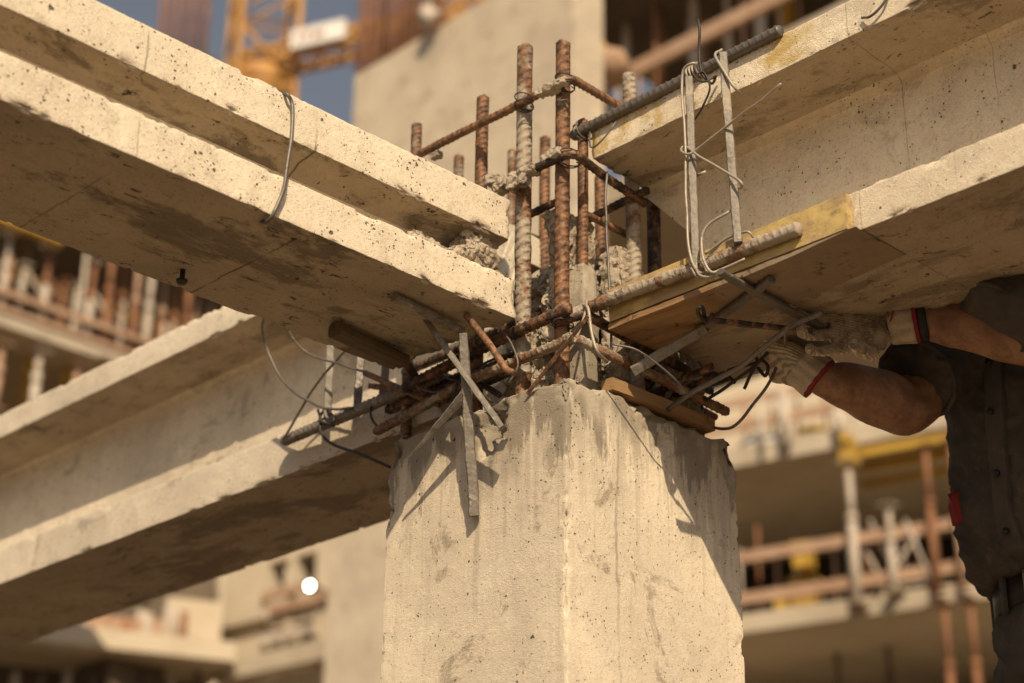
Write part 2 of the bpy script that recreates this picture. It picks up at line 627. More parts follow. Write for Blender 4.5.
def chip(p, amp=0.007, sc_=1.0):
    """how far an arris is broken back at p"""
    n1 = noise.noise(p * 21 * sc_)
    n2 = noise.noise(p * 60 * sc_ + V((3, 1, 7)))
    n3 = noise.noise(p * 170 * sc_)
    t = max(0.0, min(1.0, (n1 + 0.35 * n2 - 0.34) / 0.07))
    return amp * (0.10 + 0.16 * max(0, n3) + t * (0.75 + 0.5 * n2 + 0.4 * n3) + 0.5 * max(0, min(1, (n2 - 0.36) / 0.08)))


def ibeam(name, mat, axis, t0, t1, zs, over, stations, endfun, parent, ch=0.012, amp=0.0055, base=0.0, step=0.008):
    """I-section precast beam along an axis. t0 near face, t1 far face; zs = 4 levels; stations = list of s values;
    endfun(s_index_is_end, t, z) -> shift of the broken end"""
    z0, z1, z2, z3 = zs
    if t1 < t0:
        over, ch = -over, -ch
    nw0, nw1 = t0 + over, t1 - over
    poly = [(t0, z0), (t0, z1), (nw0 - ch, z1 + 0.006), (nw0, z1 + 0.018), (nw0, z2 - 0.02), (nw0 - ch, z2 - 0.006), (t0, z2), (t0, z3),
            (t1, z3), (t1, z2), (nw1 + ch, z2 - 0.006), (nw1, z2 - 0.02), (nw1, z1 + 0.018), (nw1 + ch, z1 + 0.006), (t1, z1), (t1, z0)]
    convex = {0, 1, 6, 7, 8, 9, 14, 15}
    cen = V(((t0 + t1) / 2, (z0 + z3) / 2))
    prof, edge, inw = [], [], []
    nP = len(poly)
    for i in range(nP):
        a, b = V(poly[i]), V(poly[(i + 1) % nP])
        L = (b - a).length
        n = max(2, int(L / 0.0075))
        # denser near the convex corners
        ts = [k / n for k in range(n)]
        if i in convex:
            ts = [0, 0.0016 / L, 0.0035 / L] + [t for t in ts if t * L > 0.006]
        if (i + 1) % nP in convex:
            ts = [t for t in ts if (1 - t) * L > 0.006] + [1 - 0.0035 / L, 1 - 0.0016 / L]
        for t in ts:
            q = a.lerp(b, t)
            prof.append(q)
            e, best = 0, None
            for c in convex:
                cp = V(poly[c])
                dd = (q - cp).length
                wgt = math.exp(-(dd / 0.0048) ** 2)
                if wgt > e:
                    e = wgt
                    pr, nx = V(poly[c - 1]), V(poly[(c + 1) % nP])
                    best = ((pr - cp).normalized() + (nx - cp).normalized()).normalized()
            edge.append(e)
            inw.append(best or V((0, 0)))
    rings = []
    S0, S1 = stations[0], stations[-1]
    for s_ in stations:
        ring = []
        for q, e, iv in zip(prof, edge, inw):
            sh = endfun(s_, q.x, q.y)
            ss = s_ + sh
            p3 = V((ss, q.x, q.y)) if axis == 'x' else V((q.x, ss, q.y))
            qq = q.copy()
            if e > 0.02:
                qq += iv * (e * (chip(p3 + V((base, 0, 0)), amp)))
            qq += V((noise.noise(p3 * 6), noise.noise(p3 * 6 + V((4, 4, 4))))) * 0.0010 + V((noise.noise(p3 * 55), noise.noise(p3 * 55 + V((4, 4, 4))))) * 0.0007
            ring.append(V((ss, qq.x, qq.y)) if axis == 'x' else V((qq.x, ss, qq.y)))
        rings.append(ring)
    mb = MB()
    mb.loft(rings, smooth=True)
    # end caps flat shaded
    mb.sm[-1] = mb.sm[-2] = False
    o = mb.build(name, mat, parent, flip=True)
    return o


def stations(a, b, fine, coarse_from=None, coarse=0.08):
    """fine steps from a towards coarse_from, then coarse to b"""
    sgn = 1 if b > a else -1
    out = [a]
    while (b - out[-1]) * sgn > 1e-6:
        st = fine if coarse_from is None or (coarse_from - out[-1]) * sgn > 0 else coarse
        nxt = out[-1] + sgn * st
        if (b - nxt) * sgn < st * 0.5:
            nxt = b
        out.append(nxt)
    return out


def ragged(end, reach, amp, sgn, extra=None, sd=0.0):
    def f(s_, t, z):
        d = abs(s_ - end)
        if d > reach:
            return 0.0
        wgt = (1 - d / reach)
        sh = 0.0
        if extra:
            sh += extra(t, z)
        sh += amp * (noise.noise(V((t * 30, z * 30, sd))) + 0.6 * noise.noise(V((t * 90, z * 90, sd + 5))) + 0.3 * noise.noise(V((t * 220, z * 220, sd + 9))))
        return sgn * sh * wgt
    return f


M = {}
M['col'] = concrete('column_concrete', (0.82, 0.69, 0.505), (0.70, 0.58, 0.42), stain=0.8,
                    top_stain=(-0.095, 0.0, 0.80),
                    drips=[('y', 0.112, 0.0045, -2.6, 0.0, 0.75), ('y', 0.118, 0.012, -0.14, 0.0, 0.35), ('y', 0.075, 0.010, -0.10, 0.0, 0.35),
                           ('y', 0.20, 0.016, -0.11, 0.0, 0.4), ('x', -0.19, 0.010, -0.36, -0.16, 0.55), ('x', -0.175, 0.035, -0.20, 0.0, 0.45),
                           ('x', -0.115, 0.055, -0.17, 0.02, 0.6), ('y', 0.025, 0.02, -0.12, 0.02, 0.45), ('y', 0.28, 0.03, -0.24, -0.02, 0.35), ('x', -0.055, 0.012, -0.13, 0.02, 0.35), ('y', 0.33, 0.012, -0.18, 0.0, 0.4)],
                    pits=1.0)
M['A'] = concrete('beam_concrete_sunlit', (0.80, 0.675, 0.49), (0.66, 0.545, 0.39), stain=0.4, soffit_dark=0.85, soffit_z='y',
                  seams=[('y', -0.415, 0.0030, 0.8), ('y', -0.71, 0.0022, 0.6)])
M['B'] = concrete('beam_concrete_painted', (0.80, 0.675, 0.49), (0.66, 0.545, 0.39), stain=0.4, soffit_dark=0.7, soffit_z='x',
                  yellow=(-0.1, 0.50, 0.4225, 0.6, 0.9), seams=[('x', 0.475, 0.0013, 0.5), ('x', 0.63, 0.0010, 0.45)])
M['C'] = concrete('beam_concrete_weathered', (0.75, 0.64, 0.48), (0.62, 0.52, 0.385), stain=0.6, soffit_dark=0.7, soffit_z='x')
M['rubble'] = concrete('broken_mortar', (0.50, 0.41, 0.295), (0.33, 0.265, 0.185), stain=0.8, pits=1.3, stones=0.8)

# ---- column
W_ = 0.40
col_t = thing('concrete_column', 'square pale concrete column with chipped corner rising to the beams', 'column', (-0.2, 0.2, GROUND), kind='thing')
BITES = [  # centre, radius, depth: broken-out places
    (V((0.0, 0.205, -0.012)), 0.030, 0.022), (V((0.0, 0.225, -0.045)), 0.018, 0.014),
    (V((-0.165, 0.0, -0.045)), 0.034, 0.034), (V((-0.150, 0.0, -0.008)), 0.026, 0.022), (V((-0.172, 0.0, -0.072)), 0.020, 0.016),
    (V((0.0, 0.40, -0.345)), 0.016, 0.005), (V((0.0, 0.40, -0.44)), 0.02, 0.006), (V((0.0, 0.4, -0.02)), 0.03, 0.02),
    (V((0.0, 0.0, -0.235)), 0.012, 0.005), (V((0.0, 0.0, -0.30)), 0.010, 0.004), (V((0.0, 0.0, -0.02)), 0.022, 0.008),
    (V((-0.40, 0.0, -0.03)), 0.03, 0.016), (V((-0.40, 0.0, -0.13)), 0.02, 0.009)]


def ztop(x, y):
    p = V((x, y, 0))
    d = min(-x, x + W_, y, W_ - y)
    z = 0.010 * noise.noise(p * 14) + 0.007 * noise.noise(p * 42) + 0.004 * noise.noise(p * 120)
    z -= 0.013 * math.exp(-(max(d, 0) / 0.009) ** 2) * (0.45 + max(0, noise.noise(p * 24 + V((2, 2, 2)))) * 1.6)
    return z - 0.002


def col_side():
    mb = MB()
    n = 72
    per = []
    inset = [0, 0.0007, 0.0016, 0.003, 0.005]
    ts = inset + [0.4 * k / n for k in range(1, n)] + [0.4 - q for q in inset[::-1][:4]]
    ts = sorted(set(round(t, 5) for t in ts))[:-1] if False else [t for t in ts]
    for t in ts: per.append((V((-t, 0, 0)), t))
    for t in ts: per.append((V((-0.4, t, 0)), t))
    for t in ts: per.append((V((-0.4 + t, 0.4, 0)), t))
    for t in ts: per.append((V((0, 0.4 - t, 0)), t))
    zs = [0.0, -0.002, -0.0045]
    z = -0.008
    while z > -0.62:
        zs.append(z)
        z -= 0.0055
    while z > GROUND:
        zs.append(z)
        z -= 0.12
    zs.append(GROUND - 0.03)
    rings = []
    for zi, z in enumerate(zs):
        ring = []
        for q, t in per:
            p = V((q.x, q.y, z))
            zt = ztop(q.x, q.y)
            p.z = z + zt * math.exp(-((-z) / 0.03) ** 2)
            inw = V((0, 0, 0))
            # inward normal(s)
            nx = 1 if p.x < -0.3999 else (-1 if p.x > -0.0001 else 0)
            ny = 1 if p.y < 0.0001 else (-1 if p.y > 0.3999 else 0)
            ex = min(-q.x, q.x + 0.4)
            ey = min(q.y, 0.4 - q.y)
            d = max(ex, ey)
            e = math.exp(-(d / 0.0036) ** 2)
            sx = 1 if q.x < -0.2 else -1
            sy = 1 if q.y < 0.2 else -1
            if e > 0.01:
                inw += V((sx, sy, 0)) * (e * (chip(p + V((5, 0, 0)), 0.0085) * (0.7 if abs(p.x) + abs(p.y) < 0.05 else 0.24) + 0.009 * max(0, noise.noise(V((p.x, p.y, p.z)) * 75 + V((8, 8, 8))) - 0.22)))
            nrm = V((nx, ny, 0))
            if nrm.length > 0:
                nrm.normalize()
            et = math.exp(-((-z) / 0.007) ** 2)
            inw += nrm * et * chip(p * 1.0 + V((0, 9, 0)), 0.008)
            for c, rad, dp in BITES:
                dd = (p - c).length / rad * (1 + 0.5 * noise.noise(p * 60) + 0.25 * noise.noise(p * 150))
                if dd < 1:
                    inw += nrm * (dp * (1 - dd * dd) + 0.004 * noise.noise(p * 110)) * 1.0
            inw += nrm * (0.0012 * noise.noise(p * 8) + 0.0006 * noise.noise(p * 60))
            ring.append(p + inw)
        rings.append(ring)
    # rings run downwards: close the top with a displaced grid
    k = len(per)
    vs = [q for rg in rings for q in rg]
    fs = []
    for i in range(len(rings) - 1):
        for j in range(k):
            l = (j + 1) % k
            fs.append((i * k + j, (i + 1) * k + j, (i + 1) * k + l, i * k + l))
    mb.add(vs, fs, True)
    g = 70
    gv, gf = [], []
    for i in range(g + 1):
        for j in range(g + 1):
            x, y = -0.4 + 0.006 + 0.388 * i / g, 0.006 + 0.388 * j / g
            gv.append(V((x, y, ztop(x, y))))
    for i in range(g):
        for j in range(g):
            gf.append((i * (g + 1) + j, (i + 1) * (g + 1) + j, (i + 1) * (g + 1) + j + 1, i * (g + 1) + j + 1))
    mb.add(gv, gf, True)
    # collar between the grid rim and the top ring
    rim = [i * (g + 1) for i in range(g, -1, -1)] + [j for j in range(1, g + 1)] + [i * (g + 1) + g for i in range(1, g + 1)] + [g * (g + 1) + j for j in range(g - 1, 0, -1)]
    ro = len(vs)
    import bisect
    # strip: nearest pairing by angle-free arc parameter
    rimp = [gv[i] for i in rim]
    mrim = len(rim)
    ri = 0
    base = len(mb.v)
    mb.v += [tuple(rings[0][j]) for j in range(k)] + [tuple(q) for q in rimp]
    a_i, b_i = 0, 0
    while a_i < k or b_i < mrim:
        fa, fb = (a_i + 1) / k, (b_i + 1) / mrim
        if b_i >= mrim or (a_i < k and fa <= fb):
            mb.f.append((base + a_i % k, base + (a_i + 1) % k, base + k + b_i % mrim))
            a_i += 1
        else:
            mb.f.append((base + a_i % k, base + k + (b_i + 1) % mrim, base + k + b_i % mrim))
            b_i += 1
        mb.sm.append(True)
    return mb


col_side().build('shaft', M['col'], col_t, V((-0.2, 0.2, GROUND)), flip=True)


def rough_block(name, lo, hi, amp, mat, parent, sd=0, n=26, flat=()):
    """irregular lump of broken concrete"""
    mb = MB()
    lo, hi = V(lo), V(hi)
    c, h = (lo + hi) / 2, (hi - lo) / 2
    for ax in range(3):
        for s_ in (-1, 1):
            b1, b2 = (ax + 1) % 3, (ax + 2) % 3
            vs, fs = [], []
            for i in range(n + 1):
                for j in range(n + 1):
                    q = V((0, 0, 0))
                    q[ax] = s_
                    q[b1] = -1 + 2 * i / n
                    q[b2] = -1 + 2 * j / n
                    pw = V([math.copysign(abs(t), t) for t in q])
                    l8 = (abs(q.x) ** 9 + abs(q.y) ** 9 + abs(q.z) ** 9) ** (1 / 9)
                    q = q / l8
                    p = V((c.x + q.x * h.x, c.y + q.y * h.y, c.z + q.z * h.z))
                    k = 1.0 - (0.75 if (ax, s_) in flat else 0)
                    d = V((noise.noise(p * 18 + V((sd, 0, 0))), noise.noise(p * 18 + V((0, sd, 3))), noise.noise(p * 18 + V((7, 0, sd))))) * amp
                    d += V((noise.noise(p * 55), noise.noise(p * 55 + V((0, sd, 3))), noise.noise(p * 55 + V((7, 0, sd))))) * amp * 0.6
                    d += V((noise.noise(p * 150), noise.noise(p * 150 + V((0, 1, 3))), noise.noise(p * 150 + V((7, 0, 1))))) * amp * 0.35
                    cr = noise.cell(p * 70 + V((sd, 0, 0)))
                    d += q.normalized() * (amp * 0.22 * (cr - 0.5) + amp * 0.45 * (abs(noise.noise(p * 42 + V((sd, 5, 5)))) - 0.25))
                    vs.append(p + d * k)
            for i in range(n):
                for j in range(n):
                    fs.append((i * (n + 1) + j, (i + 1) * (n + 1) + j, (i + 1) * (n + 1) + j + 1, i * (n + 1) + j + 1))
            mb.add(vs, fs, n < 40)
    return mb.build(name, mat, parent, weld=True)


# raised concrete stub and broken core inside the starter bars
rough_block('concrete_stub', (-0.078, 0.078, -0.02), (-0.036, 0.112, 0.23), 0.007, M['col'], col_t, 3, 26, flat=((1, -1), (0, 1)))
rough_block('broken_core', (-0.30, 0.15, -0.02), (-0.10, 0.36, 0.30), 0.022, M['rubble'], col_t, 8, 44)
rough_block('broken_core', (-0.20, 0.10, -0.02), (-0.09, 0.20, 0.17), 0.018, M['rubble'], col_t, 12, 44)
rough_block('broken_core', (-0.08, 0.26, -0.02), (-0.02, 0.36, 0.22), 0.018, M['rubble'], col_t, 21, 26)

# ---- beam A : comes towards the camera on the left
A_N, A_F = -0.105, -0.395
bA = thing('concrete_beam', 'sunlit I-shaped concrete beam running from the column out past the upper left corner', 'beam', (-0.25, -1.5, 0.12), 'precast concrete beams', 'thing')


def endA(t, z):
    return 0.0 if z < 0.2 else (-0.015 if z > 0.24 else -0.04)


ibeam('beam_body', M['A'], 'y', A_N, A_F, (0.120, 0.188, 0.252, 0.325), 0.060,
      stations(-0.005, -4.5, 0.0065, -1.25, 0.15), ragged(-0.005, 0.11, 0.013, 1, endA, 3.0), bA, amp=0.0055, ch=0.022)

# ---- beam B : comes towards the camera on the right
B_N, B_F = 0.10, 0.40
bB = thing('concrete_beam', 'deep I-shaped concrete beam with yellow paint on its edges reaching the upper right corner', 'beam', (1.5, 0.25, 0.10), 'precast concrete beams', 'thing')


def endB(t, z):
    if z > 0.40:
        return -0.035
    if z < 0.18:
        return 0.012
    return 0.075


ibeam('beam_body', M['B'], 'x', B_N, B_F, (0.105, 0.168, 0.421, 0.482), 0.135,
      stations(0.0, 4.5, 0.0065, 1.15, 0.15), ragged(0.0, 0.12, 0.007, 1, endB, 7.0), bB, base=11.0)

# ---- beam C : goes away on the left
bC = thing('concrete_beam', 'I-shaped concrete beam behind the column sloping down out of the left edge', 'beam', (-1.5, 0.25, 0.06), 'precast concrete beams', 'thing')
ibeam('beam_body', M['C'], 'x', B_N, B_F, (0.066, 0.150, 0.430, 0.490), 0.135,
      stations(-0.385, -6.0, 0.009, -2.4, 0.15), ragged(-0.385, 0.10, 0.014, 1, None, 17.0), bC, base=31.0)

gm = plain('site_earth', (0.20, 0.15, 0.10), (0.155, 0.115, 0.075), 0.6, 0.95, 0, 0.02)
mb = MB()
mb.add([(-900, -900, GROUND), (900, -900, GROUND), (900, 900, GROUND), (-900, 900, GROUND)], [(0, 1, 2, 3)])
g = mb.build('ground', gm, None, V((0, 0, GROUND)))
g['kind'] = 'structure'

# mortar and broken concrete at the beam ends
rough_block('mortar_patch', (-0.20, -0.20, 0.180), (-0.120, -0.012, 0.212), 0.010, M['rubble'], bA, 51, 60)
rough_block('mortar_patch', (-0.165, -0.10, 0.205), (-0.122, -0.02, 0.262), 0.010, M['rubble'], bA, 57, 44)
rough_block('broken_core', (-0.125, 0.075, 0.10), (-0.075, 0.15, 0.335), 0.014, M['rubble'], col_t, 63, 48)
rough_block('broken_core', (-0.085, 0.17, 0.02), (-0.045, 0.23, 0.30), 0.012, M['rubble'], col_t, 66, 40)
# ------------------------------------------------------------------ reinforcement
M['rust'] = rusty('rusted_rebar', 0.6, 0.18, 0.25)
M['rustc'] = rusty('cement_splashed_rebar', 0.5, 0.62, 0.25, 0.35)
M['rustp'] = rusty('pale_rebar', 0.4, 0.82, 0.2, 0.5)
M['rustv'] = rusty('cement_washed_rebar', 0.5, 0.78, 0.25, 0.3)
M['rustd'] = rusty('dark_rebar', 0.4, 0.12, 0.8, 0.4)
M['grey'] = metal('grey_steel_bar', (0.20, 0.175, 0.145), (0.12, 0.10, 0.085), 0.45, 0.35, 0.25)
M['pale'] = metal('cement_coated_steel', (0.27, 0.235, 0.19), (0.17, 0.145, 0.115), 0.6, 0.2, 0.55, (0.42, 0.355, 0.27))
M['wirep'] = metal('galvanised_tie_wire', (0.42, 0.36, 0.28), (0.30, 0.25, 0.19), 0.5, 0.3, 0.3)
M['wired'] = metal('black_tie_wire', (0.07, 0.058, 0.048), (0.04, 0.033, 0.028), 0.5, 0.3, 0.05)
M['oldwood'] = wood('dirty_old_timber', (0.15, 0.105, 0.065), (0.085, 0.06, 0.04), 'y', None, 0.7)
M['mortar'] = concrete('mortar_crumbs', (0.44, 0.36, 0.26), (0.30, 0.245, 0.175), stain=0.5, pits=1.2, stones=0.7)

CAGE = V((-0.2, 0.2, -0.05))
cage = thing('rebar_cage', 'rusty cage of ribbed starter bars and links standing out of the column top', 'rebar cage', CAGE)


def vbar(px, ztop, plane, val, r, mat, lean=(0, 0), label=None, zb=-0.04, pz=None, **kw):
    p = at(px[0], px[1], plane, val)
    r *= 0.80
    b = V((p.x - lean[0], p.y - lean[1], zb))
    kw.setdefault('wob', 0.0012)
    kw.setdefault('rib', 0.42)
    kw.setdefault('ribw', 0.16)
    o = rebar('vertical_bar', [b, p], r, mat, cage, sd=random.random() * 50, **kw)
    if label:
        o['label'] = label
    return p


vbar((563, 42), 0, 'y', 0.040, 0.0108, M['rust'], (0.0015, 0.003), 'tall rusty corner bar with its link hooked round it', lumps=0.12, pitch=0.0155)
vbar((524.5, 46), 0, 'y', 0.040, 0.0118, M['rustv'], (-0.006, 0.004), 'tallest bar, splashed pale with cement', lumps=0.22, pitch=0.0165)
vbar((483, 97), 0, 'y', 0.060, 0.0098, M['rust'], (0.002, 0), 'short rusty bar behind the upper link', lumps=0.1)
vbar((417, 124), 0, 'y', 0.085, 0.0088, M['rustc'], (0, 0), 'shortest bar, beside the sunlit beam')
vbar((459, 156), 0, 'y', 0.30, 0.0090, M['rustp'], (0, 0))
vbar((512, 150), 0, 'y', 0.36, 0.0080, M['rustc'], (0, 0))
vbar((545, 137), 0, 'y', 0.34, 0.0092, M['rust'], (0.002, 0))
vbar((583, 120), 0, 'x', -0.055, 0.0078, M['rust'], (0.0, 0.002), lumps=0.1, zb=0.2)
vbar((600, 176), 0, 'y', 0.36, 0.0092, M['rust'], (0, 0))
vbar((629, 74), 0, 'x', -0.040, 0.0112, M['rustp'], (-0.006, -0.002), 'bar whose pale tip shows above the painted beam', lumps=0.1)
vbar((652, 150), 0, 'x', -0.05, 0.0105, M['rustd'], (0, 0))


def link(name, pix, r, mat, label=None, **kw):
    """pix: list of (px, py, axis, value)"""
    pts = [at(*q) for q in pix]
    r *= 0.86
    kw.setdefault('wob', 0.002)
    kw.setdefault('bend', 0.016)
    o = rebar(name, pts, r, mat, cage, sd=random.random() * 50, **kw)
    if label:
        o['label'] = label
    return o


link('stirrup', [(419, 154, 'y', 0.024), (500, 113, 'y', 0.024), (569, 77, 'y', 0.022), (592, 90, 'x', -0.024), (650, 124, 'x', -0.022)], 0.0078, M['rust'], 'uppermost link', lumps=0.25, pitch=0.012, rib=0.2)
link('stirrup', [(494, 189, 'y', 0.020), (530, 171, 'y', 0.021), (573, 152, 'y', 0.020), (606, 178, 'x', -0.022), (646, 204, 'x', -0.024)], 0.0080, M['rustd'], 'dark middle link with mortar stuck on it', lumps=0.25, pitch=0.012, rib=0.2)
link('cross_tie', [(522, 218, 'y', 0.07), (568, 196, 'y', 0.07)], 0.0070, M['rustd'], lumps=0.2, pitch=0.011, rib=0.2)
link('cross_tie', [(574, 226, 'y', 0.19), (648, 190, 'y', 0.19)], 0.0078, M['rustd'], lumps=0.2, pitch=0.012, rib=0.2)
link('cross_tie', [(585, 214, 'x', -0.06), (632, 238, 'x', -0.06)], 0.0060, M['rust'], lumps=0.2, pitch=0.011, rib=0.2)
link('stirrup', [(405, 388, 'y', 0.018), (486, 346, 'y', 0.018), (569, 308, 'y', 0.016)], 0.0104, M['rustd'], 'thick dark bar cut off at the corner bar', pitch=0.0135, rib=0.22, wob=0.001)
link('stirrup', [(376, 432, 'y', 0.010), (474, 378, 'y', 0.014), (574, 338, 'y', 0.010), (625, 362, 'x', 0.004), (727, 412, 'x', 0.014)], 0.0088, M['rustc'], 'lowest link, lying just above the concrete', pitch=0.0125, rib=0.28, wob=0.001)
link('stirrup', [(556, 322, 'y', 0.02), (585, 314, 'x', -0.012), (632, 341, 'x', -0.012), (690, 372, 'x', -0.012)], 0.0076, M['rustd'], lumps=0.3, pitch=0.012, rib=0.25)
link('stirrup', [(404, 372, 'y', 0.12), (470, 344, 'y', 0.10), (530, 318, 'y', 0.10)], 0.0085, M['rustd'], pitch=0.0125, rib=0.25)
link('stirrup', [(392, 412, 'y', 0.16), (452, 386, 'y', 0.14), (520, 352, 'y', 0.14)], 0.0085, M['rustd'], pitch=0.0125, rib=0.25)
link('cross_tie', [(590, 326, 'x', -0.10), (640, 352, 'x', -0.10), (712, 392, 'x', -0.10)], 0.007, M['rustd'], pitch=0.0125, rib=0.25)
link('cross_tie', [(640, 400, 'y', 0.25), (712, 366, 'y', 0.25)], 0.007, M['rustd'], pitch=0.0125, rib=0.25)
link('cross_tie', [(448, 352, 'y', 0.06), (470, 376, 'y', 0.05), (500, 396, 'y', 0.04)], 0.0055, M['rustd'], pitch=0.01, rib=0.2)
link('cross_tie', [(404, 392, 'y', 0.11), (446, 398, 'y', 0.10), (500, 372, 'y', 0.10)], 0.0058, M['rustc'], pitch=0.01, rib=0.2)
link('cross_tie', [(436, 404, 'y', 0.05), (468, 392, 'y', 0.05), (520, 368, 'y', 0.05)], 0.0062, M['rustd'], pitch=0.01, rib=0.2)
link('cross_tie', [(470, 332, 'y', 0.03), (474, 400, 'y', 0.03)], 0.0065, M['rustc'], pitch=0.011, rib=0.2)
link('cross_tie', [(660, 404, 'x', -0.06), (700, 382, 'x', 0.02), (726, 374, 'x', 0.06)], 0.0058, M['rustd'], pitch=0.01, rib=0.2)
link('cross_tie', [(640, 374, 'x', -0.05), (676, 396, 'x', -0.05), (716, 418, 'x', -0.05)], 0.0062, M['rustd'], pitch=0.01, rib=0.2)
for i, q in enumerate([[(410, 376, .03), (420, 388, .02), (438, 392, .02), (452, 384, .01)], [(436, 372, .02), (448, 378, .0), (470, 386, .0), (492, 402, .01)], [(612, 344, .05), (640, 352, .08), (676, 380, .14), (690, 396, .2)],
                       [(452, 402, .0), (460, 380, .0), (482, 364, .01), (512, 352, .01)], [(500, 330, .0), (512, 344, .0), (518, 366, .0), (508, 384, .0)]]):
    wire('tie_wire', [at(a, b, 'y', c_) for a, b, c_ in q], 0.0016 + 0.0004 * (i % 2), M['wired'] if i % 2 else M['grey'], cage)
# mortar stuck on the links
for i, (px, py, ax, vv, r_) in enumerate([(519, 181, 'y', 0.016, .020), (505, 186, 'y', 0.02, .017), (530, 172, 'y', 0.018, .014), (556, 152, 'y', 0.012, .012), (553, 88, 'y', 0.014, .013), (543, 92, 'y', 0.014, .011),
                                        (562, 84, 'y', 0.012, .010), (436, 155, 'y', 0.03, .010), (548, 160, 'y', 0.03, .012), (569, 338, 'y', 0.004, .010), (495, 180, 'y', 0.04, .016)]):
    c = at(px, py, ax, vv)
    rough_block('mortar_lump', c - V((r_, r_ * .7, r_ * .62)), c + V((r_, r_ * .7, r_ * .62)), r_ * 0.50, M['mortar'], cage, 40 + i * 3.7, 26)
# tie wire knots
for px, py, ax, vv in [(563, 322, 'y', 0.026), (570, 160, 'y', 0.026), (565, 85, 'y', 0.02), (524, 104, 'y', 0.02)]:
    c = at(px, py, ax, vv)
    pts = []
    for k in range(22):
        a = k * 0.9
        pts.append(c + V((math.cos(a) * 0.015, math.sin(a) * 0.017, -0.01 + k * 0.001 + 0.006 * math.sin(a * 0.5))))
    wire('tie_wire', pts, 0.0011, M['wired'], cage, 4)

# ------------------------------------------------------------------ loose bars round the joint


def solo(o, label, cat, group=None):
    return tag(o, label, cat, group)


def flat(name, p0, p1, w0, th, mat, w1=None, th1=None, face=None, n=40, sd=0, rough=0.00045):
    """hand-cut flat or angle bar with slightly uneven faces"""
    p0, p1 = V(p0), V(p1)
    d = (p1 - p0).normalized()
    face = V(face) if face is not None else (CAM - p0).normalized()
    a = d.cross(face).normalized()
    b = a.cross(d).normalized()
    w1 = w0 if w1 is None else w1
    th1 = th if th1 is None else th1
    rings = []
    for i in range(n + 1):
        t = i / n
        c = p0.lerp(p1, t)
        ww, hh = w0 + (w1 - w0) * t, th + (th1 - th) * t
        ring = []
        for u_, v_ in ((-1, -.35), (-.85, -.75), (-.45, -1), (.1, -1.08), (.6, -.95), (.92, -.6), (1, -.1), (1, .5), (.8, 1), (0, 1.05), (-.8, 1), (-1, .5)):
            q = c + a * (ww / 2 * u_) + b * (hh / 2 * v_)
            q += V((noise.noise(q * 40 + V((sd, 0, 0))), noise.noise(q * 40 + V((0, sd, 0))), noise.noise(q * 40 + V((0, 0, sd))))) * rough * 2
            q += (q - c) * (0.05 * noise.noise(c * 30 + V((sd, 0, 0))) + 0.09 * noise.noise(q * 110 + V((sd, 0, 2))))
            q += V((noise.noise(q * 170 + V((sd, 0, 0))), noise.noise(q * 170 + V((0, sd, 0))), noise.noise(q * 170))) * rough
            ring.append(q)
        rings.append(ring)
    mb = MB()
    mb.loft(rings, smooth=False)
    return mb


def flatobj(name, p0, p1, w0, th, mat, parent=None, **kw):
    return flat(name, p0, p1, w0, th, mat, **kw).build(name, mat, parent, flip=True)


YB = 0.100
# upper long bar along the painted flange
solo(rebar('reinforcing_bar', [at(573, 136, 'y', 0.096), at(781, 30, 'y', 0.096)], 0.0092, M['grey'], pitch=0.0128, rib=0.2, wob=0.001),
     'dark grey ribbed bar lying along the top edge of the painted beam', 'rebar')
# lower long bar, cement coated
solo(rebar('reinforcing_bar', [at(566, 318, 'y', 0.050), at(585, 310, 'y', 0.066), at(640, 288, 'y', 0.074), at(700, 266, 'y', 0.074), at(800, 228, 'y', 0.078)], 0.0100, M['rustp'], pitch=0.0130, rib=0.2, wob=0.0015, lumps=0.15),
     'cement coated bar lying along the lower flange of the painted beam', 'rebar')
# bar along beam C
solo(rebar('reinforcing_bar', [at(284, 441, 'y', 0.075), at(330, 422, 'y', 0.070), at(440, 375, 'y', 0.06)], 0.0098, M['pale'], pitch=0.0130, rib=0.2, wob=0.001),
     'grey ribbed bar with a free end in front of the rear beam', 'rebar')
solo(rebar('reinforcing_bar', [at(388, 410, 'y', 0.085), at(418, 397, 'y', 0.08), at(470, 372, 'y', 0.08)], 0.0085, M['rustd'], pitch=0.0125, rib=0.25, wob=0.001),
     'short dark bar end just above the left edge of the column', 'rebar')

# stirrup posts in front of beam B
YS = 0.064
st1 = thing('stirrup_post', 'pale narrow steel post with a wire laced down it, nearer the column', 'stirrup', at(697, 268, 'y', YS), 'steel posts spanning the painted beam')
flatobj('post', at(689, 78, 'y', YS), at(696, 266, 'y', YS), 0.0125, 0.012, M['pale'], st1, n=60, sd=3)
wire('lacing_wire', [at(700, 66, 'y', .07), at(692, 63, 'y', .058), at(683, 70, 'y', .056), at(682, 90, 'y', .058), at(685, 140, 'y', .056), at(686, 200, 'y', .056), at(689, 250, 'y', .055), at(697, 271, 'y', .055), at(708, 272, 'y', .058)], 0.0023, M['wirep'], st1)
st2 = thing('stirrup_post', 'pale plain steel post standing to the right of the wire-laced one', 'stirrup', at(737, 243, 'y', YS), 'steel posts spanning the painted beam')
flatobj('post', at(723, 54, 'y', YS), at(738, 243, 'y', YS), 0.0132, 0.013, M['pale'], st2, n=60, sd=8)

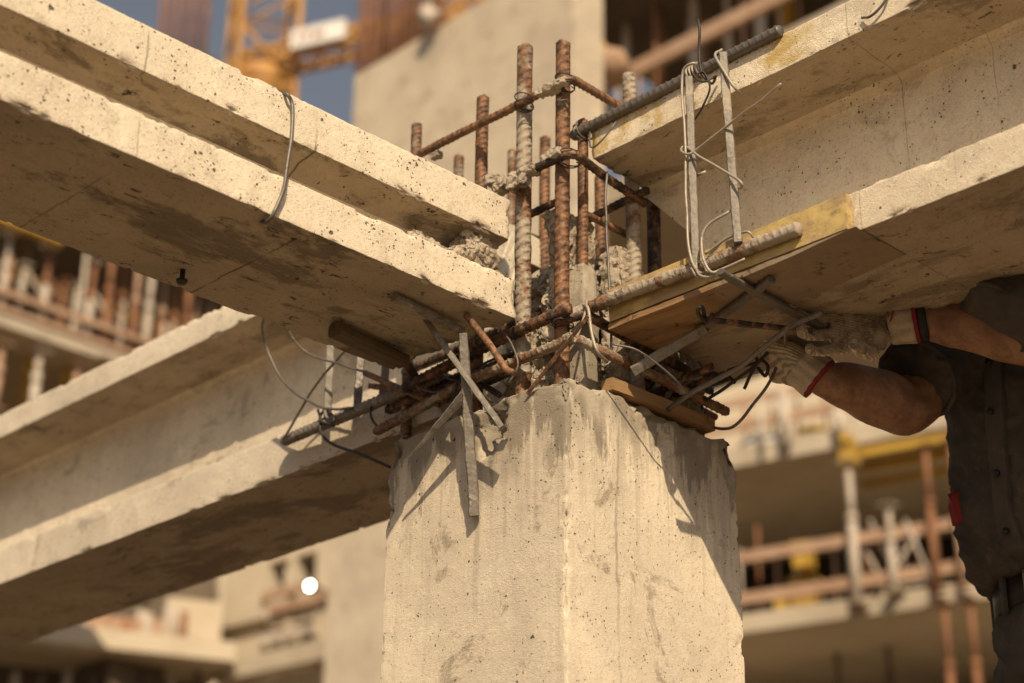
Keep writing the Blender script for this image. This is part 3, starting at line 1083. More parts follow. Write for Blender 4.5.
G_WIRE = 'tie wires round the stirrup posts'
solo(wire('tie_wire', [at(741, 95, 'y', .09), at(735, 88, 'y', .062), at(718, 62, 'y', .055), at(715, 53, 'y', .058), at(722, 49, 'y', .07)], 0.0024, M['wirep']),
     'short pale wire bent over the top of the plain steel post', 'wire', G_WIRE)
solo(wire('tie_wire', [at(781, 84, 'y', .03), at(735, 120, 'y', .052), at(700, 147, 'y', .054), at(688, 154, 'y', .050), at(681, 151, 'y', .052), at(684, 146, 'y', .060), at(692, 151, 'y', .053), at(715, 166, 'y', .052), at(740, 181, 'y', .052), at(741, 188, 'y', .060), at(735, 186, 'y', .07)], 0.0021, M['wirep']),
     'long pale wire crossing both posts with its free end pointing up right', 'wire', G_WIRE)
solo(wire('tie_wire', [at(696, 176, 'y', .07), at(706, 172, 'y', .072)], 0.003, M['wirep']),
     'short wire stub behind the wire-laced post at mid height', 'wire', G_WIRE)
solo(wire('tie_wire', [at(735, 207, 'y', .075), at(726, 213, 'y', .062), at(710, 224, 'y', .054), at(702, 238, 'y', .05), at(703, 258, 'y', .048), at(711, 272, 'y', .052), at(722, 270, 'y', .06), at(745, 259, 'y', .07)], 0.0024, M['wirep']),
     'looped pale wire between the feet of the two posts', 'wire', G_WIRE)
solo(wire('tie_wire', [at(705, 254, 'y', .06), at(728, 238, 'y', .064), at(747, 232, 'y', .066), at(754, 238, 'y', .075), at(760, 236, 'y', .085)], 0.0020, M['wirep']),
     'pale wire at the foot of the plain steel post', 'wire', G_WIRE)
solo(wire('tie_wire', [at(691, 268, 'y', .056), at(697, 277, 'y', .056), at(706, 274, 'y', .058), at(703, 264, 'y', .060), at(696, 262, 'y', .060), at(698, 274, 'y', .052), at(709, 277, 'y', .055), at(718, 272, 'y', .06)], 0.0021, M['wirep']),
     'knotted wire under the foot of the wire-laced post', 'wire', G_WIRE)
solo(wire('tie_wire', [at(698, 20, 'y', .06), at(700, 32, 'y', .058), at(699, 48, 'y', .06), at(699, 62, 'y', .06), at(703, 76, 'y', .062), at(712, 84, 'y', .07), at(716, 76, 'y', .072)], 0.0022, M['wired']),
     'black wire end sticking straight up beside the wire-laced post', 'wire', G_WIRE)
solo(wire('tie_wire', [at(715, 77, 'y', .07), at(705, 82, 'y', .06), at(696, 78, 'y', .055), at(703, 72, 'y', .06), at(710, 88, 'y', .066), at(702, 108, 'y', .075), at(694, 120, 'y', .08)], 0.0016, M['wired']),
     'thin black tangled wire knotted under the upper bar', 'wire', G_WIRE)
for k in range(3):
    pass
coil = []
c0, c1 = at(690, 76, 'y', .096), at(702, 69, 'y', .096)
ax_ = (c1 - c0).normalized()
a1 = ax_.orthogonal().normalized()
a2 = ax_.cross(a1)
for k in range(40):
    t = k / 39
    th = t * 2 * math.pi * 4
    coil.append(c0.lerp(c1, t) + (a1 * math.cos(th) + a2 * math.sin(th)) * 0.0128)
solo(wire('wire_coil', coil, 0.0019, M['wirep'], None, 3), 'wire wound several times round the upper grey bar above the laced post', 'wire', G_WIRE)
coil = []
c0, c1 = at(578, 133, 'y', .096), at(586, 129, 'y', .096)
for k in range(26):
    t = k / 25
    th = t * 2 * math.pi * 2
    rr = 0.0135 + 0.006 * t
    coil.append(c0.lerp(c1, t) + (a1 * math.cos(th) + a2 * math.sin(th)) * rr)
coil += [at(590, 147, 'y', .06), at(602, 140, 'y', .06), at(616, 122, 'y', .07)]
solo(wire('wire_coil', coil, 0.0016, M['grey'], None, 3), 'loose wire loop round the column end of the upper grey bar', 'wire')
solo(wire('tie_wire', [at(583, 304, 'y', .05), at(588, 309, 'y', .045), at(592, 330, 'y', .045), at(598, 352, 'y', .05), at(607, 362, 'x', .006)], 0.0028, M['wirep']),
     'doubled pale wire hanging down from the lower coated bar at the column corner', 'wire')
solo(wire('tie_wire', [at(587, 300, 'y', .06), at(585, 312, 'y', .048), at(580, 330, 'y', .03), at(574, 343, 'y', .0)], 0.0022, M['wirep']),
     'short wire tying the lower coated bar to the corner bar', 'wire')
solo(wire('thin_rod', [at(607, 172, 'x', -.01), at(606, 210, 'x', -.01), at(610, 300, 'x', -.005), at(612, 352, 'x', 0.0)], 0.0022, M['grey']),
     'thin straight grey rod hanging in the gap between the cage and the painted beam', 'rod')
solo(wire('wire_loop', [at(862, 18, 'y', .096), at(871, 16, 'y', .092), at(884, 2, 'y', .092), at(890, -10, 'y', .094)], 0.0021, M['grey']),
     'wire loop hanging on the top flange of the painted beam', 'wire')

# formwork under and in front of beam B
fb = thing('formwork_board', 'yellow painted timber board fixed along the lower edge of the beam beside the steel posts', 'board', at(725, 290, 'y', 0.09))
M['ywood'] = wood('yellow_painted_timber', (0.42, 0.30, 0.15), (0.30, 0.205, 0.10), 'x', (0.52, 0.37, 0.135), 0.7)
M['ply'] = wood('formwork_plywood', (0.36, 0.215, 0.10), (0.22, 0.125, 0.058), 'x', None, 0.7, True)
M['wood'] = wood('fresh_timber', (0.36, 0.22, 0.10), (0.25, 0.145, 0.065), 'y', None, 0.6)


def rboard(lo, hi, mat, name, parent, amp=0.0012, nx=60, ny=14, nz=4, sd=0):
    mb = MB()
    lo, hi = V(lo), V(hi)
    cnt = (nx, ny, nz)
    for ax in range(3):
        for s_ in (0, 1):
            b1, b2 = (ax + 1) % 3, (ax + 2) % 3
            vs, fs = [], []
            for i in range(cnt[b1] + 1):
                for j in range(cnt[b2] + 1):
                    q = V((0, 0, 0))
                    q[ax] = (lo, hi)[s_][ax]
                    q[b1] = lo[b1] + (hi[b1] - lo[b1]) * i / cnt[b1]
                    q[b2] = lo[b2] + (hi[b2] - lo[b2]) * j / cnt[b2]
                    q = q + V((noise.noise(q * 23 + V((sd, 0, 0))), noise.noise(q * 23 + V((0, sd, 0))), noise.noise(q * 23 + V((0, 0, sd))))) * amp
                    q = q + V((noise.noise(q * 90 + V((sd, 0, 0))), noise.noise(q * 90 + V((0, sd, 0))), noise.noise(q * 90))) * amp * 0.6
                    vs.append(q)
            for i in range(cnt[b1]):
                for j in range(cnt[b2]):
                    fs.append((i * (cnt[b2] + 1) + j, (i + 1) * (cnt[b2] + 1) + j, (i + 1) * (cnt[b2] + 1) + j + 1, i * (cnt[b2] + 1) + j + 1))
            mb.add(vs, fs, False)
    return mb.build(name, mat, parent, weld=True)


rboard((0.012, 0.084, 0.1065), (0.462, 0.0975, 0.162), M['ywood'], 'edge_board', fb, nx=80, ny=4, nz=12)
ps = rboard((0.010, 0.084, 0.0945), (0.475, 0.205, 0.1035), M['ply'], 'plywood_sheet', None, 0.0008, 80, 40, 4, 5)
for v in ps.data.vertices:                       # the free end is worn thin and crusted over with grout
    wx = v.co.x + ps.location.x
    tt = max(0.0, min(1.0, (wx - 0.33) / 0.14))
    zl = v.co.z + ps.location.z
    v.co.z += (0.1037 - zl) * tt
tag(ps,
    'brown formwork plywood strip pressed under the front edge of the painted beam', 'plywood')
tag(rboard((-0.020, 0.10, 0.002), (0.004, 0.345, 0.022), M['wood'], 'timber_batten', None, 0.001, 6, 40, 5, 9),
    'sawn timber batten lying along the top right edge of the column', 'timber')

# bars under beam B
ZU = 0.086
solo(flatobj('steel_strut', at(633, 371, 'z', 0.035), at(706, 328, 'z', ZU), 0.0165, 0.014, M['pale'], face=V((0.5, -0.6, -0.6)), sd=11), 'pale flat strut leaning from the cage up to the plywood', 'strut')
solo(flatobj('steel_strut', at(700, 331, 'z', 0.088), at(772, 279, 'z', 0.088), 0.0135, 0.009, M['grey'], face=V((0, 0, -1)), sd=12), 'grey flat strut pressed flat against the plywood near its front edge', 'strut')
solo(flatobj('steel_strut', at(720, 272, 'z', 0.0885), at(845, 341, 'z', 0.0865), 0.0150, 0.008, M['grey'], face=V((0, 0, -1)), sd=13), 'long dark strut running from the plywood strip to the gloved hands', 'strut')
solo(flatobj('steel_strut', at(703, 319, 'z', 0.070), at(812, 331, 'z', 0.068), 0.0085, 0.008, M['rustd'], face=V((0, 0, -1)), sd=14), 'thin dark bar crossing below the other struts under the painted beam', 'strut')
wire_k = dict(smooth=8)
solo(wire('tie_wire', [at(704, 316, 'z', .074), at(701, 306, 'z', .07), at(697, 312, 'z', .066), at(706, 322, 'z', .064), at(712, 314, 'z', .07)], 0.0032, M['wired']),
     'black wire knot where the struts cross under the plywood', 'wire')
solo(wire('tie_wire', [at(822, 312, 'z', .06), at(806, 320, 'z', .055), at(788, 327, 'z', .05), at(778, 336, 'z', .045), at(740, 368, 'z', .02), at(700, 388, 'z', .008), at(668, 410, 'x', .01)], 0.0044, M['grey']),
     'thick wire running from the gloved hands down to the column edge', 'wire')
solo(wire('tie_wire', [at(794, 322, 'z', .05), at(786, 330, 'z', .046), at(783, 352, 'y', .33), at(772, 378, 'y', .33), at(754, 404, 'y', .33), at(737, 424, 'y', .33), at(722, 429, 'y', .34), at(704, 425, 'y', .35)], 0.0026, M['grey']),
     'curved wire hanging below the hands and sweeping back to the column', 'wire')
for i, (lab, q) in enumerate([('black wire stub with a bent end under the plywood corner', [(735, 383), (728, 372), (745, 366), (757, 362), (752, 356), (744, 364)]),
                              ('straight black wire crossing below the plywood corner', [(706, 400), (728, 386), (752, 368), (768, 352)]),
                              ('hooked black wire next to the far glove', [(744, 389), (752, 372), (760, 360), (768, 366), (765, 376), (758, 368)])]):
    solo(wire('tie_wire', [at(a, b, 'y', 0.30) for a, b in q], 0.0028, M['wired']), lab, 'wire')

# pieces under beam A
ZA = 0.112
solo(flatobj('steel_strut', at(394, 297, 'z', ZA), at(462, 331, 'z', ZA - 0.006), 0.0145, 0.012, M['pale'], face=V((0, 0, -1)), sd=21), 'grey strut flat against the underside of the sunlit beam above the hanging one', 'strut')
p_top = at(463, 334, 'y', -0.075)
p_bot = at(474.5, 516, 'y', -0.010)
hang = flat('s', p_top, p_bot, 0.0150, 0.016, None, w1=0.0165, th1=0.015, sd=22, n=60, rough=0.0006)
solo(hang.build('hanging_strut', M['pale'], None, flip=True), 'vertical cement coated strut hanging down the left face of the column', 'strut')
solo(flatobj('steel_strut', at(421, 313, 'y', -0.10), at(502.5, 428, 'y', -0.045), 0.0098, 0.010, M['pale'], sd=23), 'long thin pale strut slanting down in front of the hanging one', 'strut')
solo(flatobj('steel_strut', at(466, 394, 'y', -0.055), at(408, 459, 'y', -0.055), 0.0175, 0.014, M['pale'], w1=0.003, th1=0.004, sd=24), 'pale pointed strut slanting down to the left across the column', 'strut')
solo(rebar('rusty_rod', [at(466, 315, 'y', -0.075), at(490, 345, 'y', -0.07), at(506, 370, 'y', -0.065), at(514, 373, 'y', -0.06)], 0.0052, M['rust'], pitch=0.009, rib=0.08, wob=0.001), 'bright rusty rod slanting down below the broken end of the sunlit beam', 'rod')
solo(flatobj('rusty_rod', at(588, 316, 'y', -0.010), at(527, 394, 'y', -0.006), 0.0062, 0.004, M['rust'], sd=25), 'thin brown rod leaning on the front corner of the column', 'rod')
solo(flatobj('timber_batten', at(334, 329, 'z', 0.104), at(404, 361, 'z', 0.104), 0.026, 0.022, M['oldwood'], face=V((0, 0, -1)), sd=26), 'dirty brown batten wedged under the sunlit beam', 'timber')
solo(flatobj('steel_strut', at(402, 357, 'y', 0.0), at(427, 395, 'y', 0.03), 0.015, 0.010, M['rustd'], sd=27), 'dark strut slanting from the wedged batten into the cage', 'strut')
solo(rebar('rusty_rod', [at(365, 373, 'y', 0.03), at(408, 392, 'y', 0.03), at(440, 405, 'y', 0.05)], 0.0052, M['rust'], pitch=0.01, rib=0.1), 'rusty rod poking out to the left below the wedged batten', 'rod')
solo(flatobj('rusty_plate', at(369, 386, 'y', 0.04), at(400, 389, 'y', 0.05), 0.010, 0.004, M['rust'], sd=28), 'small rusty plate end left of the cage', 'plate')
solo(wire('tie_wire', [at(474, 480, 'y', -0.0), at(478, 478, 'y', -0.0)], 0.001, M['wired']), 'tiny wire end at the foot of the hanging strut', 'wire')

# stirrup posts in front of beam C
YC = 0.064
for i, (a, b, lab) in enumerate([((331, 334), (327, 424), 'lit narrow steel post in front of the rear beam'), ((361, 350), (357, 412), 'shaded narrow steel post behind the wires of the rear beam'), ((387, 350), (383, 396), 'short pale steel post close to the column on the rear beam')]):
    o = flatobj('stirrup_post', at(*a, 'y', YC), at(*b, 'y', YC), 0.0145, 0.008, M['grey'] if i == 1 else M['pale'], sd=31 + i)
    solo(o, lab, 'stirrup', 'steel posts on the rear beam')
GW = 'wires hanging at the rear beam'
solo(wire('tie_wire', [at(265, 312, 'y', -.02), at(263, 330, 'y', 0.0), at(267, 352, 'y', 0.02), at(284, 382, 'y', 0.035), at(310, 402, 'y', 0.045), at(332, 409, 'y', 0.05), at(352, 408, 'y', 0.055)], 0.0026, M['grey']), 'wire curving down from the sunlit beam in a long hook to the rear bar', 'wire', GW)
solo(wire('tie_wire', [at(285, 322, 'y', -.02), at(294, 340, 'y', 0.0), at(310, 354, 'y', 0.02), at(340, 364, 'y', 0.035), at(368, 373, 'y', 0.04), at(392, 384, 'y', 0.05)], 0.0022, M['grey']), 'wire running from the sunlit beam straight across the two posts', 'wire', GW)
solo(wire('tie_wire', [at(350, 346, 'y', .03), at(326, 372, 'y', .04), at(305, 402, 'y', .05), at(283, 440, 'y', .06)], 0.0024, M['grey']), 'nearly straight wire slanting down to the free end of the rear bar', 'wire', GW)
solo(wire('tie_wire', [at(322, 418, 'y', .055), at(320, 430, 'y', .05), at(328, 441, 'y', .05), at(345, 449, 'y', .05), at(366, 456, 'y', .05), at(390, 467, 'y', .06)], 0.0028, M['wired']), 'dark wire looping below the rear bar to the column edge', 'wire', GW)
solo(wire('tie_wire', [at(372, 402, 'y', .06), at(371, 414, 'y', .06), at(376, 425, 'y', .06), at(388, 430, 'y', .06)], 0.0022, M['wired']), 'short dark wire loop under the rear bar close to the column', 'wire', GW)
solo(wire('tie_wire', [at(318, 410, 'y', .06), at(324, 424, 'y', .055), at(334, 420, 'y', .055), at(326, 408, 'y', .06), at(320, 420, 'y', .05), at(334, 426, 'y', .05)], 0.0026, M['wired']), 'dark wire knot tying the lit post to the rear bar', 'wire', GW)
# wire over beam A and nail
solo(wire('wire_loop', [at(276, 96, 'x', -.14), at(286, 93, 'x', -.098), at(292, 104, 'x', -.095), at(292, 128, 'x', -.090), at(287, 165, 'x', -.090), at(281, 195, 'x', -.095), at(274, 213, 'x', -.098), at(266, 222, 'z', .112), at(262, 222, 'z', .12)], 0.0030, M['grey']), 'grey wire hooped over the side of the sunlit beam', 'wire')
n0 = at(183, 268, 'z', 0.122)
nl = MB()
nl.tube([n0, n0 + V((0, 0, -0.02)), n0 + V((0.004, 0.002, -0.022))], 0.004, 8)
nl.tube([n0 + V((0, 0, -0.020)), n0 + V((0, 0, -0.026))], [0.009, 0.007], 10)
solo(nl.build('nail_stub', M['wired'], None), 'black nail stub sticking out of the underside of the sunlit beam', 'nail')
# crumbs on the ledges
random.seed(5)
# ------------------------------------------------------------------ the site behind
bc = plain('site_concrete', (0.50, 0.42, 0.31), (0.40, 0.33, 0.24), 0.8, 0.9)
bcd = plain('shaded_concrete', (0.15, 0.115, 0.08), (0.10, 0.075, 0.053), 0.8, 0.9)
bcl = plain('pale_render', (0.58, 0.49, 0.36), (0.50, 0.41, 0.29), 0.5, 0.9)
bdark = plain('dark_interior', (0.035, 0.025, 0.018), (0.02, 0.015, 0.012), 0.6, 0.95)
brust = plain('rusty_prop', (0.29, 0.135, 0.065), (0.20, 0.09, 0.048), 3, 0.7)
bwhite = plain('pale_prop', (0.55, 0.47, 0.38), (0.42, 0.34, 0.26), 3, 0.6)
byel = plain('yellow_formwork', (0.50, 0.31, 0.05), (0.36, 0.21, 0.035), 2, 0.6)
bpink = plain('weathered_plank', (0.44, 0.29, 0.19), (0.34, 0.205, 0.13), 2, 0.8)
bred = plain('red_netting', (0.34, 0.11, 0.075), (0.24, 0.085, 0.06), 4, 0.8)
bora = plain('crane_orange', (0.50, 0.27, 0.085), (0.36, 0.18, 0.055), 1.5, 0.5)
bwht = plain('white_sheet', (0.80, 0.76, 0.70), (0.68, 0.63, 0.56), 2, 0.6)
bglass = plain('dark_window', (0.03, 0.028, 0.027), (0.05, 0.04, 0.035), 1.0, 0.15)
UPV = V((0, 0, 1))


class Fac:
    """a vertical facade plane through P0, u = horizontal direction"""

    def __init__(s, P0, u):
        s.P0, s.u, s.row = V(P0), V(u).normalized(), 340
        n = s.u.cross(UPV)
        s.n = n if n.dot(CAM - s.P0) > 0 else -n      # towards the viewer side

    def at(s, x, y, off=0.0):
        d = ray(x, y)
        t = (s.P0 + s.n * off - CAM).dot(s.n) / d.dot(s.n)
        return CAM + d * t

    def slab(s, mb, xa, xb, xr, ytop, ybot, back, front=0.0):
        """slab between pixel columns xa, xb with levels read at column xr"""
        a, b = s.at(xa, ytop), s.at(xb, ytop)
        zt, zb = s.at(xr, ytop).z, s.at(xr, ybot).z
        a, b = V((a.x, a.y, zb)), V((b.x, b.y, zb))
        mb.obox(a + s.n * front, b - a, -s.n * (back + front), V((0, 0, zt - zb)))
        return zb, zt

    def wall(s, mb, xa, xb, z0, z1, off, th=0.2):
        a, b = s.at(xa, s.row, 0), s.at(xb, s.row, 0)
        a, b = V((a.x, a.y, z0)) + s.n * off, V((b.x, b.y, z0)) + s.n * off
        mb.obox(a, b - a, -s.n * th, V((0, 0, z1 - z0)))

    def post(s, mb, x0, y0, x1, y1, w_, off=0.0, vert=True):
        a, b = s.at(x0, y0, off), s.at(x1, y1, off)
        if vert:
            b = V((a.x, a.y, b.z))
        mb.tube([a, b], w_ / 2, 8)
        return a, b

    def plank(s, mb, x0, y0, x1, y1, h, th=0.05, off=0.0):
        a, b = s.at(x0, y0, off), s.at(x1, y1, off)
        if abs(a.z - b.z) < 0.4:
            b.z = a.z
        mb.beam(a, b, th, h)


def az(deg):
    """horizontal direction, degrees left of the view axis"""
    return FH * math.cos(R(deg)) - RH * math.sin(R(deg))


def single(mb, name, mat, label, cat, group=None):
    return tag(mb.build(name, mat, None), label, cat, group)


def prop(fc, x0, y0, x1, y1, w_, mat, label, group, off=0.0, split=None, mat2=None):
    """steel prop: outer tube, thinner inner tube, base and head plate"""
    a, b = fc.at(x0, y0, off), fc.at(x1, y1, off)
    top, bot = (a, b) if a.z > b.z else (b, a)
    bot = V((top.x, top.y, bot.z))
    t = thing('steel_prop', label, 'prop', bot, group)
    midz = bot.z + (top.z - bot.z) * (split or 0.6)
    m_ = V((top.x, top.y, midz))
    mb = MB(); mb.tube([bot + V((0, 0, .012)), m_], w_ / 2, 10); mb.build('outer_tube', mat, t)
    mb = MB(); mb.tube([m_ - V((0, 0, .1)), top - V((0, 0, .012))], w_ * 0.38, 10); mb.build('inner_tube', mat2 or mat, t)
    mb = MB(); mb.tube([m_ - V((0, 0, 0.06)), m_ + V((0, 0, 0.05))], w_ * 0.58, 10); mb.build('collar', mat2 or mat, t)
    for z, nm in ((bot.z, 'base_plate'), (top.z - .012, 'head_plate')):
        mb = MB(); mb.box((top.x - w_, top.y - w_, z), (top.x + w_, top.y + w_, z + .012)); mb.build(nm, mat, t)
    return t


# ---- core wall (centre top)
core = Fac(dep(460, 90, 15), (1, 0, 0))
zt = core.at(355, 76).z
a, b = core.at(355, 76), core.at(573, 76)
mb = MB()
ncore = 40
mb.obox(V((a.x, a.y, GROUND)), V((b.x - a.x, 0, 0)), V((0, 0.34, 0)), V((0, 0, zt - GROUND)))
single(mb, 'core_wall', concrete('core_concrete', (0.62, 0.515, 0.375), (0.52, 0.425, 0.305), stain=0.7, pits=0.0, seams=[('z', zt - 0.95, 0.014, 0.5), ('z', zt - 2.15, 0.014, 0.5), ('x', a.x + 1.35, 0.012, 0.4)]), 'tall plain beige concrete core wall standing behind the rebar cage', 'wall')
gb = 'starter bars on top of the core wall'
for i in range(18):
    x = 358 + i * 5.0
    p = core.at(x, 76 - (x - 355) * 0.55, -0.12 - 0.5 * (i % 2))
    mb = MB()
    mb.tube([V((p.x, p.y, zt - 0.2)), V((p.x + random.uniform(-.02, .02), p.y, zt + 2.0))], 0.019, 6)
    single(mb, 'starter_bar', brust, 'thin rusty starter bar in the dense row on the core wall top', 'rebar', gb)
for i in range(3):
    mb = MB()
    z = zt + 0.22 + i * 0.33
    p, q = core.at(352, 70, -0.14), core.at(450, 30, -0.14)
    mb.tube([V((p.x, p.y, z)), V((q.x, q.y, z))], 0.008, 6)
    single(mb, 'tie_bar', brust, 'thin rusty bar tied level across the starter bars of the core wall', 'rebar', 'level bars tied across the core wall starters')
p = core.at(428, 14, 0.12)
mb = MB()
mb.ball(p, 0.075, (1.2, 0.8, 1.3), 12, 0.8, 3)
single(mb, 'white_sack', bwhite, 'small white sack hung among the starter bars of the core wall', 'sack')

# distant column stump with bars, top left
far = Fac(dep(180, 50, 34), az(50))
mb = MB()
p = far.at(180, 60)
mb.box((p.x - .5, p.y - .5, GROUND), (p.x + .5, p.y + .5, p.z))
single(mb, 'far_column', bcd, 'distant unfinished column hidden behind the sunlit beam', 'column')['kind'] = 'thing'
for i in range(7):
    q = far.at(158 + i * 7.6, 55, 0.0 if i % 2 else -0.5)
    mb = MB()
    mb.tube([V((q.x, q.y, p.z - 0.2)), V((q.x, q.y, p.z + 3.2))], 0.045, 6)
    single(mb, 'starter_bar', brust, 'faint thin bar against the sky above the sunlit beam', 'rebar', 'distant starter bars against the sky')

# ---- tower crane
cr = dep(261, 72, 46)
CW = 0.72
crane = thing('tower_crane', 'orange tower crane with lattice mast and boom against the sky', 'crane', (cr.x, cr.y, GROUND))
mb = MB()
zlo, zhi = GROUND, cr.z + 4.5
ca, cb = az(20), az(110)
cs = [V((cr.x, cr.y, 0)) + ca * (i * CW) + cb * (j * CW) for i, j in ((-1, -1), (1, -1), (1, 1), (-1, 1))]
for c in cs:
    mb.tube([c + V((0, 0, zlo)), c + V((0, 0, zhi))], 0.075, 6)
z = zhi
k = 0
while z > cr.z - 8:
    for i in range(4):
        p, q = cs[i], cs[(i + 1) % 4]
        mb.tube([p + V((0, 0, z)), q + V((0, 0, z))], 0.045, 5)
        s_, e_ = (p, q) if k % 2 else (q, p)
        mb.tube([s_ + V((0, 0, z)), e_ + V((0, 0, z - 1.25))], 0.045, 5)
    z -= 1.25
    k += 1
mb.build('mast', bora, crane)
mb = MB()
mb.tube([V((cr.x, cr.y, cr.z - 0.75)), V((cr.x, cr.y, cr.z - 0.1))], 0.72, 16)
mb.tube([V((cr.x, cr.y, cr.z - 0.9)), V((cr.x, cr.y, cr.z - 0.75))], 0.9, 16)
mb.build('slewing_ring', bora, crane)
jf = Fac(cr, az(67.7))
j0, j1 = jf.at(236, 76), jf.at(560, -12)
j1.z = j0.z + 0.1
mb = MB()
jd = (j1 - j0).normalized()
sd_ = jd.cross(UPV)
L_ = (j1 - j0).length
for off in (sd_ * 0.35, -sd_ * 0.35):
    mb.beam(j0 + off, j1 + off, 0.16, 0.17)
mb.beam(j0 + V((0, 0, .62)), j1 + V((0, 0, .62)), 0.13, 0.13)
n_ = int(L_ / 0.7)
for i in range(n_):
    a_, b_, c_ = j0 + jd * (i * L_ / n_), j0 + jd * ((i + .5) * L_ / n_), j0 + jd * ((i + 1) * L_ / n_)
    for s_ in (1, -1):
        mb.tube([a_ + sd_ * .35 * s_, b_ + V((0, 0, .62))], 0.05, 5)
        mb.tube([b_ + V((0, 0, .62)), c_ + sd_ * .35 * s_], 0.05, 5)
    mb.tube([a_ + sd_ * .35, c_ - sd_ * .35], 0.05, 5)
mb.build('boom', bora, crane)
pa, pb = jf.at(291, 50, 0.6), jf.at(346, 34, 0.6)
pb.z = pa.z
mb = MB()
mb.obox(pa, pb - pa, jf.n * 0.06, V((0, 0, 0.52)))
sg = mb.build('sign_panel', bwht, crane)
for i, (t0, t1, zz) in enumerate(((0.12, 0.2, .18), (0.26, 0.36, .2), (0.42, 0.62, .17))):
    mb = MB()
    mb.obox(pa + (pb - pa) * t0 + jf.n * 0.064 + V((0, 0, zz)), (pb - pa) * (t1 - t0), jf.n * 0.01, V((0, 0, 0.14)))
    o = mb.build('red_mark', bred, None)
    o.location = o.location - abs_loc(sg)
    o.parent = sg

# ---- building, top right
tr = Fac(dep(690, 60, 15), (1, 0, 0))
bld = thing('unfinished_building', 'dark open storey of a concrete frame above the painted beam', 'building', tr.at(700, 340))
mb = MB()
tr.slab(mb, 540, 1100, 700, -70, -92, 5, 0.3)
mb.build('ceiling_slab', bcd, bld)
mb = MB()
tr.slab(mb, 560, 1100, 700, 150, 172, 5, 0.1)
mb.build('floor_slab', bc, bld)
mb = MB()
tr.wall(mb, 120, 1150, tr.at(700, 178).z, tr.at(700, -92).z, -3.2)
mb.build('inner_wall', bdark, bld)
mb = MB()
for i in range(7):
    x = 600 + i * 60
    p = tr.at(x, -66, -0.4)
    q = tr.at(x, -66, -3.1)
    q.z = p.z
    mb2 = MB(); mb2.beam(p, q, 0.14, 0.18); mb2.build('ceiling_joist', byel if i % 2 else bpink, bld)
mb = MB(); tr.plank(mb, 560, 108, 800, -22, 0.13, 0.05, 0.05)
single(mb, 'guard_plank', bpink, 'weathered pinkish plank slanting up past the top of the steel posts', 'plank')
mb = MB(); tr.plank(mb, 560, 148, 860, -10, 0.10, 0.05, -0.25)
single(mb, 'guard_plank', bwhite, 'pale plank just above the upper grey bar in the dark storey', 'plank')
GP = 'pale props in the dark storey above the painted beam'
for x0, y0, x1, y1 in ((626, 15, 625, 110), (692, -30, 690, 90), (757, -40, 753, 60), (660, 5, 659, 90), (725, -30, 723, 70)):
    prop(tr, x0, y0, x1, y1, 0.10 if x0 != 660 and x0 != 725 else 0.06, bwhite if x0 != 660 else brust, 'blurred prop in the dark storey above the painted beam', GP, -0.6, 0.5)
mb = MB(); tr.post(mb, 592, 30, 622, 84, 0.09, 0.1, False)
single(mb, 'diagonal_brace', byel, 'short yellow brace beside the right edge of the core wall', 'brace')
mb = MB(); tr.post(mb, 605, 20, 690, 8, 0.08, -1.6, False)
single(mb, 'diagonal_brace', bpink, 'reddish brace deep in the dark storey', 'brace')
mb = MB(); mb.ball(tr.at(608, 66, 0.2), 0.16, (1.2, 1, 1), 12, 0.3, 2)
single(mb, 'sand_sack', bpink, 'brownish sack leaning by the core wall edge', 'sack')

# ---- scaffolded building, left
lf = Fac(dep(60, 345, 20), (0, 1, 0))
bl = thing('unfinished_building', 'scaffolded open building seen below the sunlit beam at the left edge', 'building', lf.at(60, 345))
mb = MB(); zb1, zt1 = lf.slab(mb, -160, 330, 60, 338, 351, 6, 0.15); mb.build('floor_slab', bc, bl)
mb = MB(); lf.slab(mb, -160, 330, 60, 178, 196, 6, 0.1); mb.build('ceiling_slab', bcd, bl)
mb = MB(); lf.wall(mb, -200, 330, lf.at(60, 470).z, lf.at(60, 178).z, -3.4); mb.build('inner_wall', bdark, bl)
for i in range(8):
    x = -40 + i * 36
    p = lf.at(x, 359 + (x - 60) * .36, -0.3); q = lf.at(x, 359 + (x - 60) * .36, -3.2); p.z = q.z = zb1 - 0.11
    m2 = MB(); m2.beam(p, q, 0.12, 0.2); m2.build('floor_joist', byel, bl)
mb = MB(); lf.plank(mb, -60, 192, 61, 243, 0.16, 0.12, 0.25)
single(mb, 'yellow_beam', byel, 'bright yellow formwork beam end sticking out below the sunlit beam', 'formwork')
mb = MB(); lf.plank(mb, -60, 250, 220, 350, 0.15, 0.05, -0.9)
single(mb, 'yellow_beam', byel, 'darker yellow formwork beam deeper in the scaffolded building', 'formwork')
GL = 'props standing in the scaffolded building'
for x0, y0, x1, y1, w_, m1, m2 in ((11, 232, 2, 322, .075, bwhite, bwhite), (51, 246, 42, 338, .08, bwhite, brust), (95, 262, 85, 352, .08, bwhite, brust), (25, 265, 19, 326, .07, bwhite, bwhite), (66, 280, 61, 345, .06, brust, brust),
                                   (78, 285, 73, 345, .06, bwhite, bwhite), (114, 250, 108, 362, .09, brust, brust), (127, 256, 120, 366, .07, brust, brust), (140, 262, 134, 370, .08, brust, bpink), (153, 268, 145, 374, .085, bwhite, bwhite),
                                   (166, 274, 160, 378, .07, brust, bpink), (178, 279, 172, 382, .07, bpink, brust), (190, 284, 184, 386, .09, brust, brust)):
    prop(lf, x0, y0, x1, y1, w_, m1, 'blurred prop or scaffold tube on the pale slab of the scaffolded building', GL, 0.08 if w_ > .07 else -0.5, 0.62, m2)
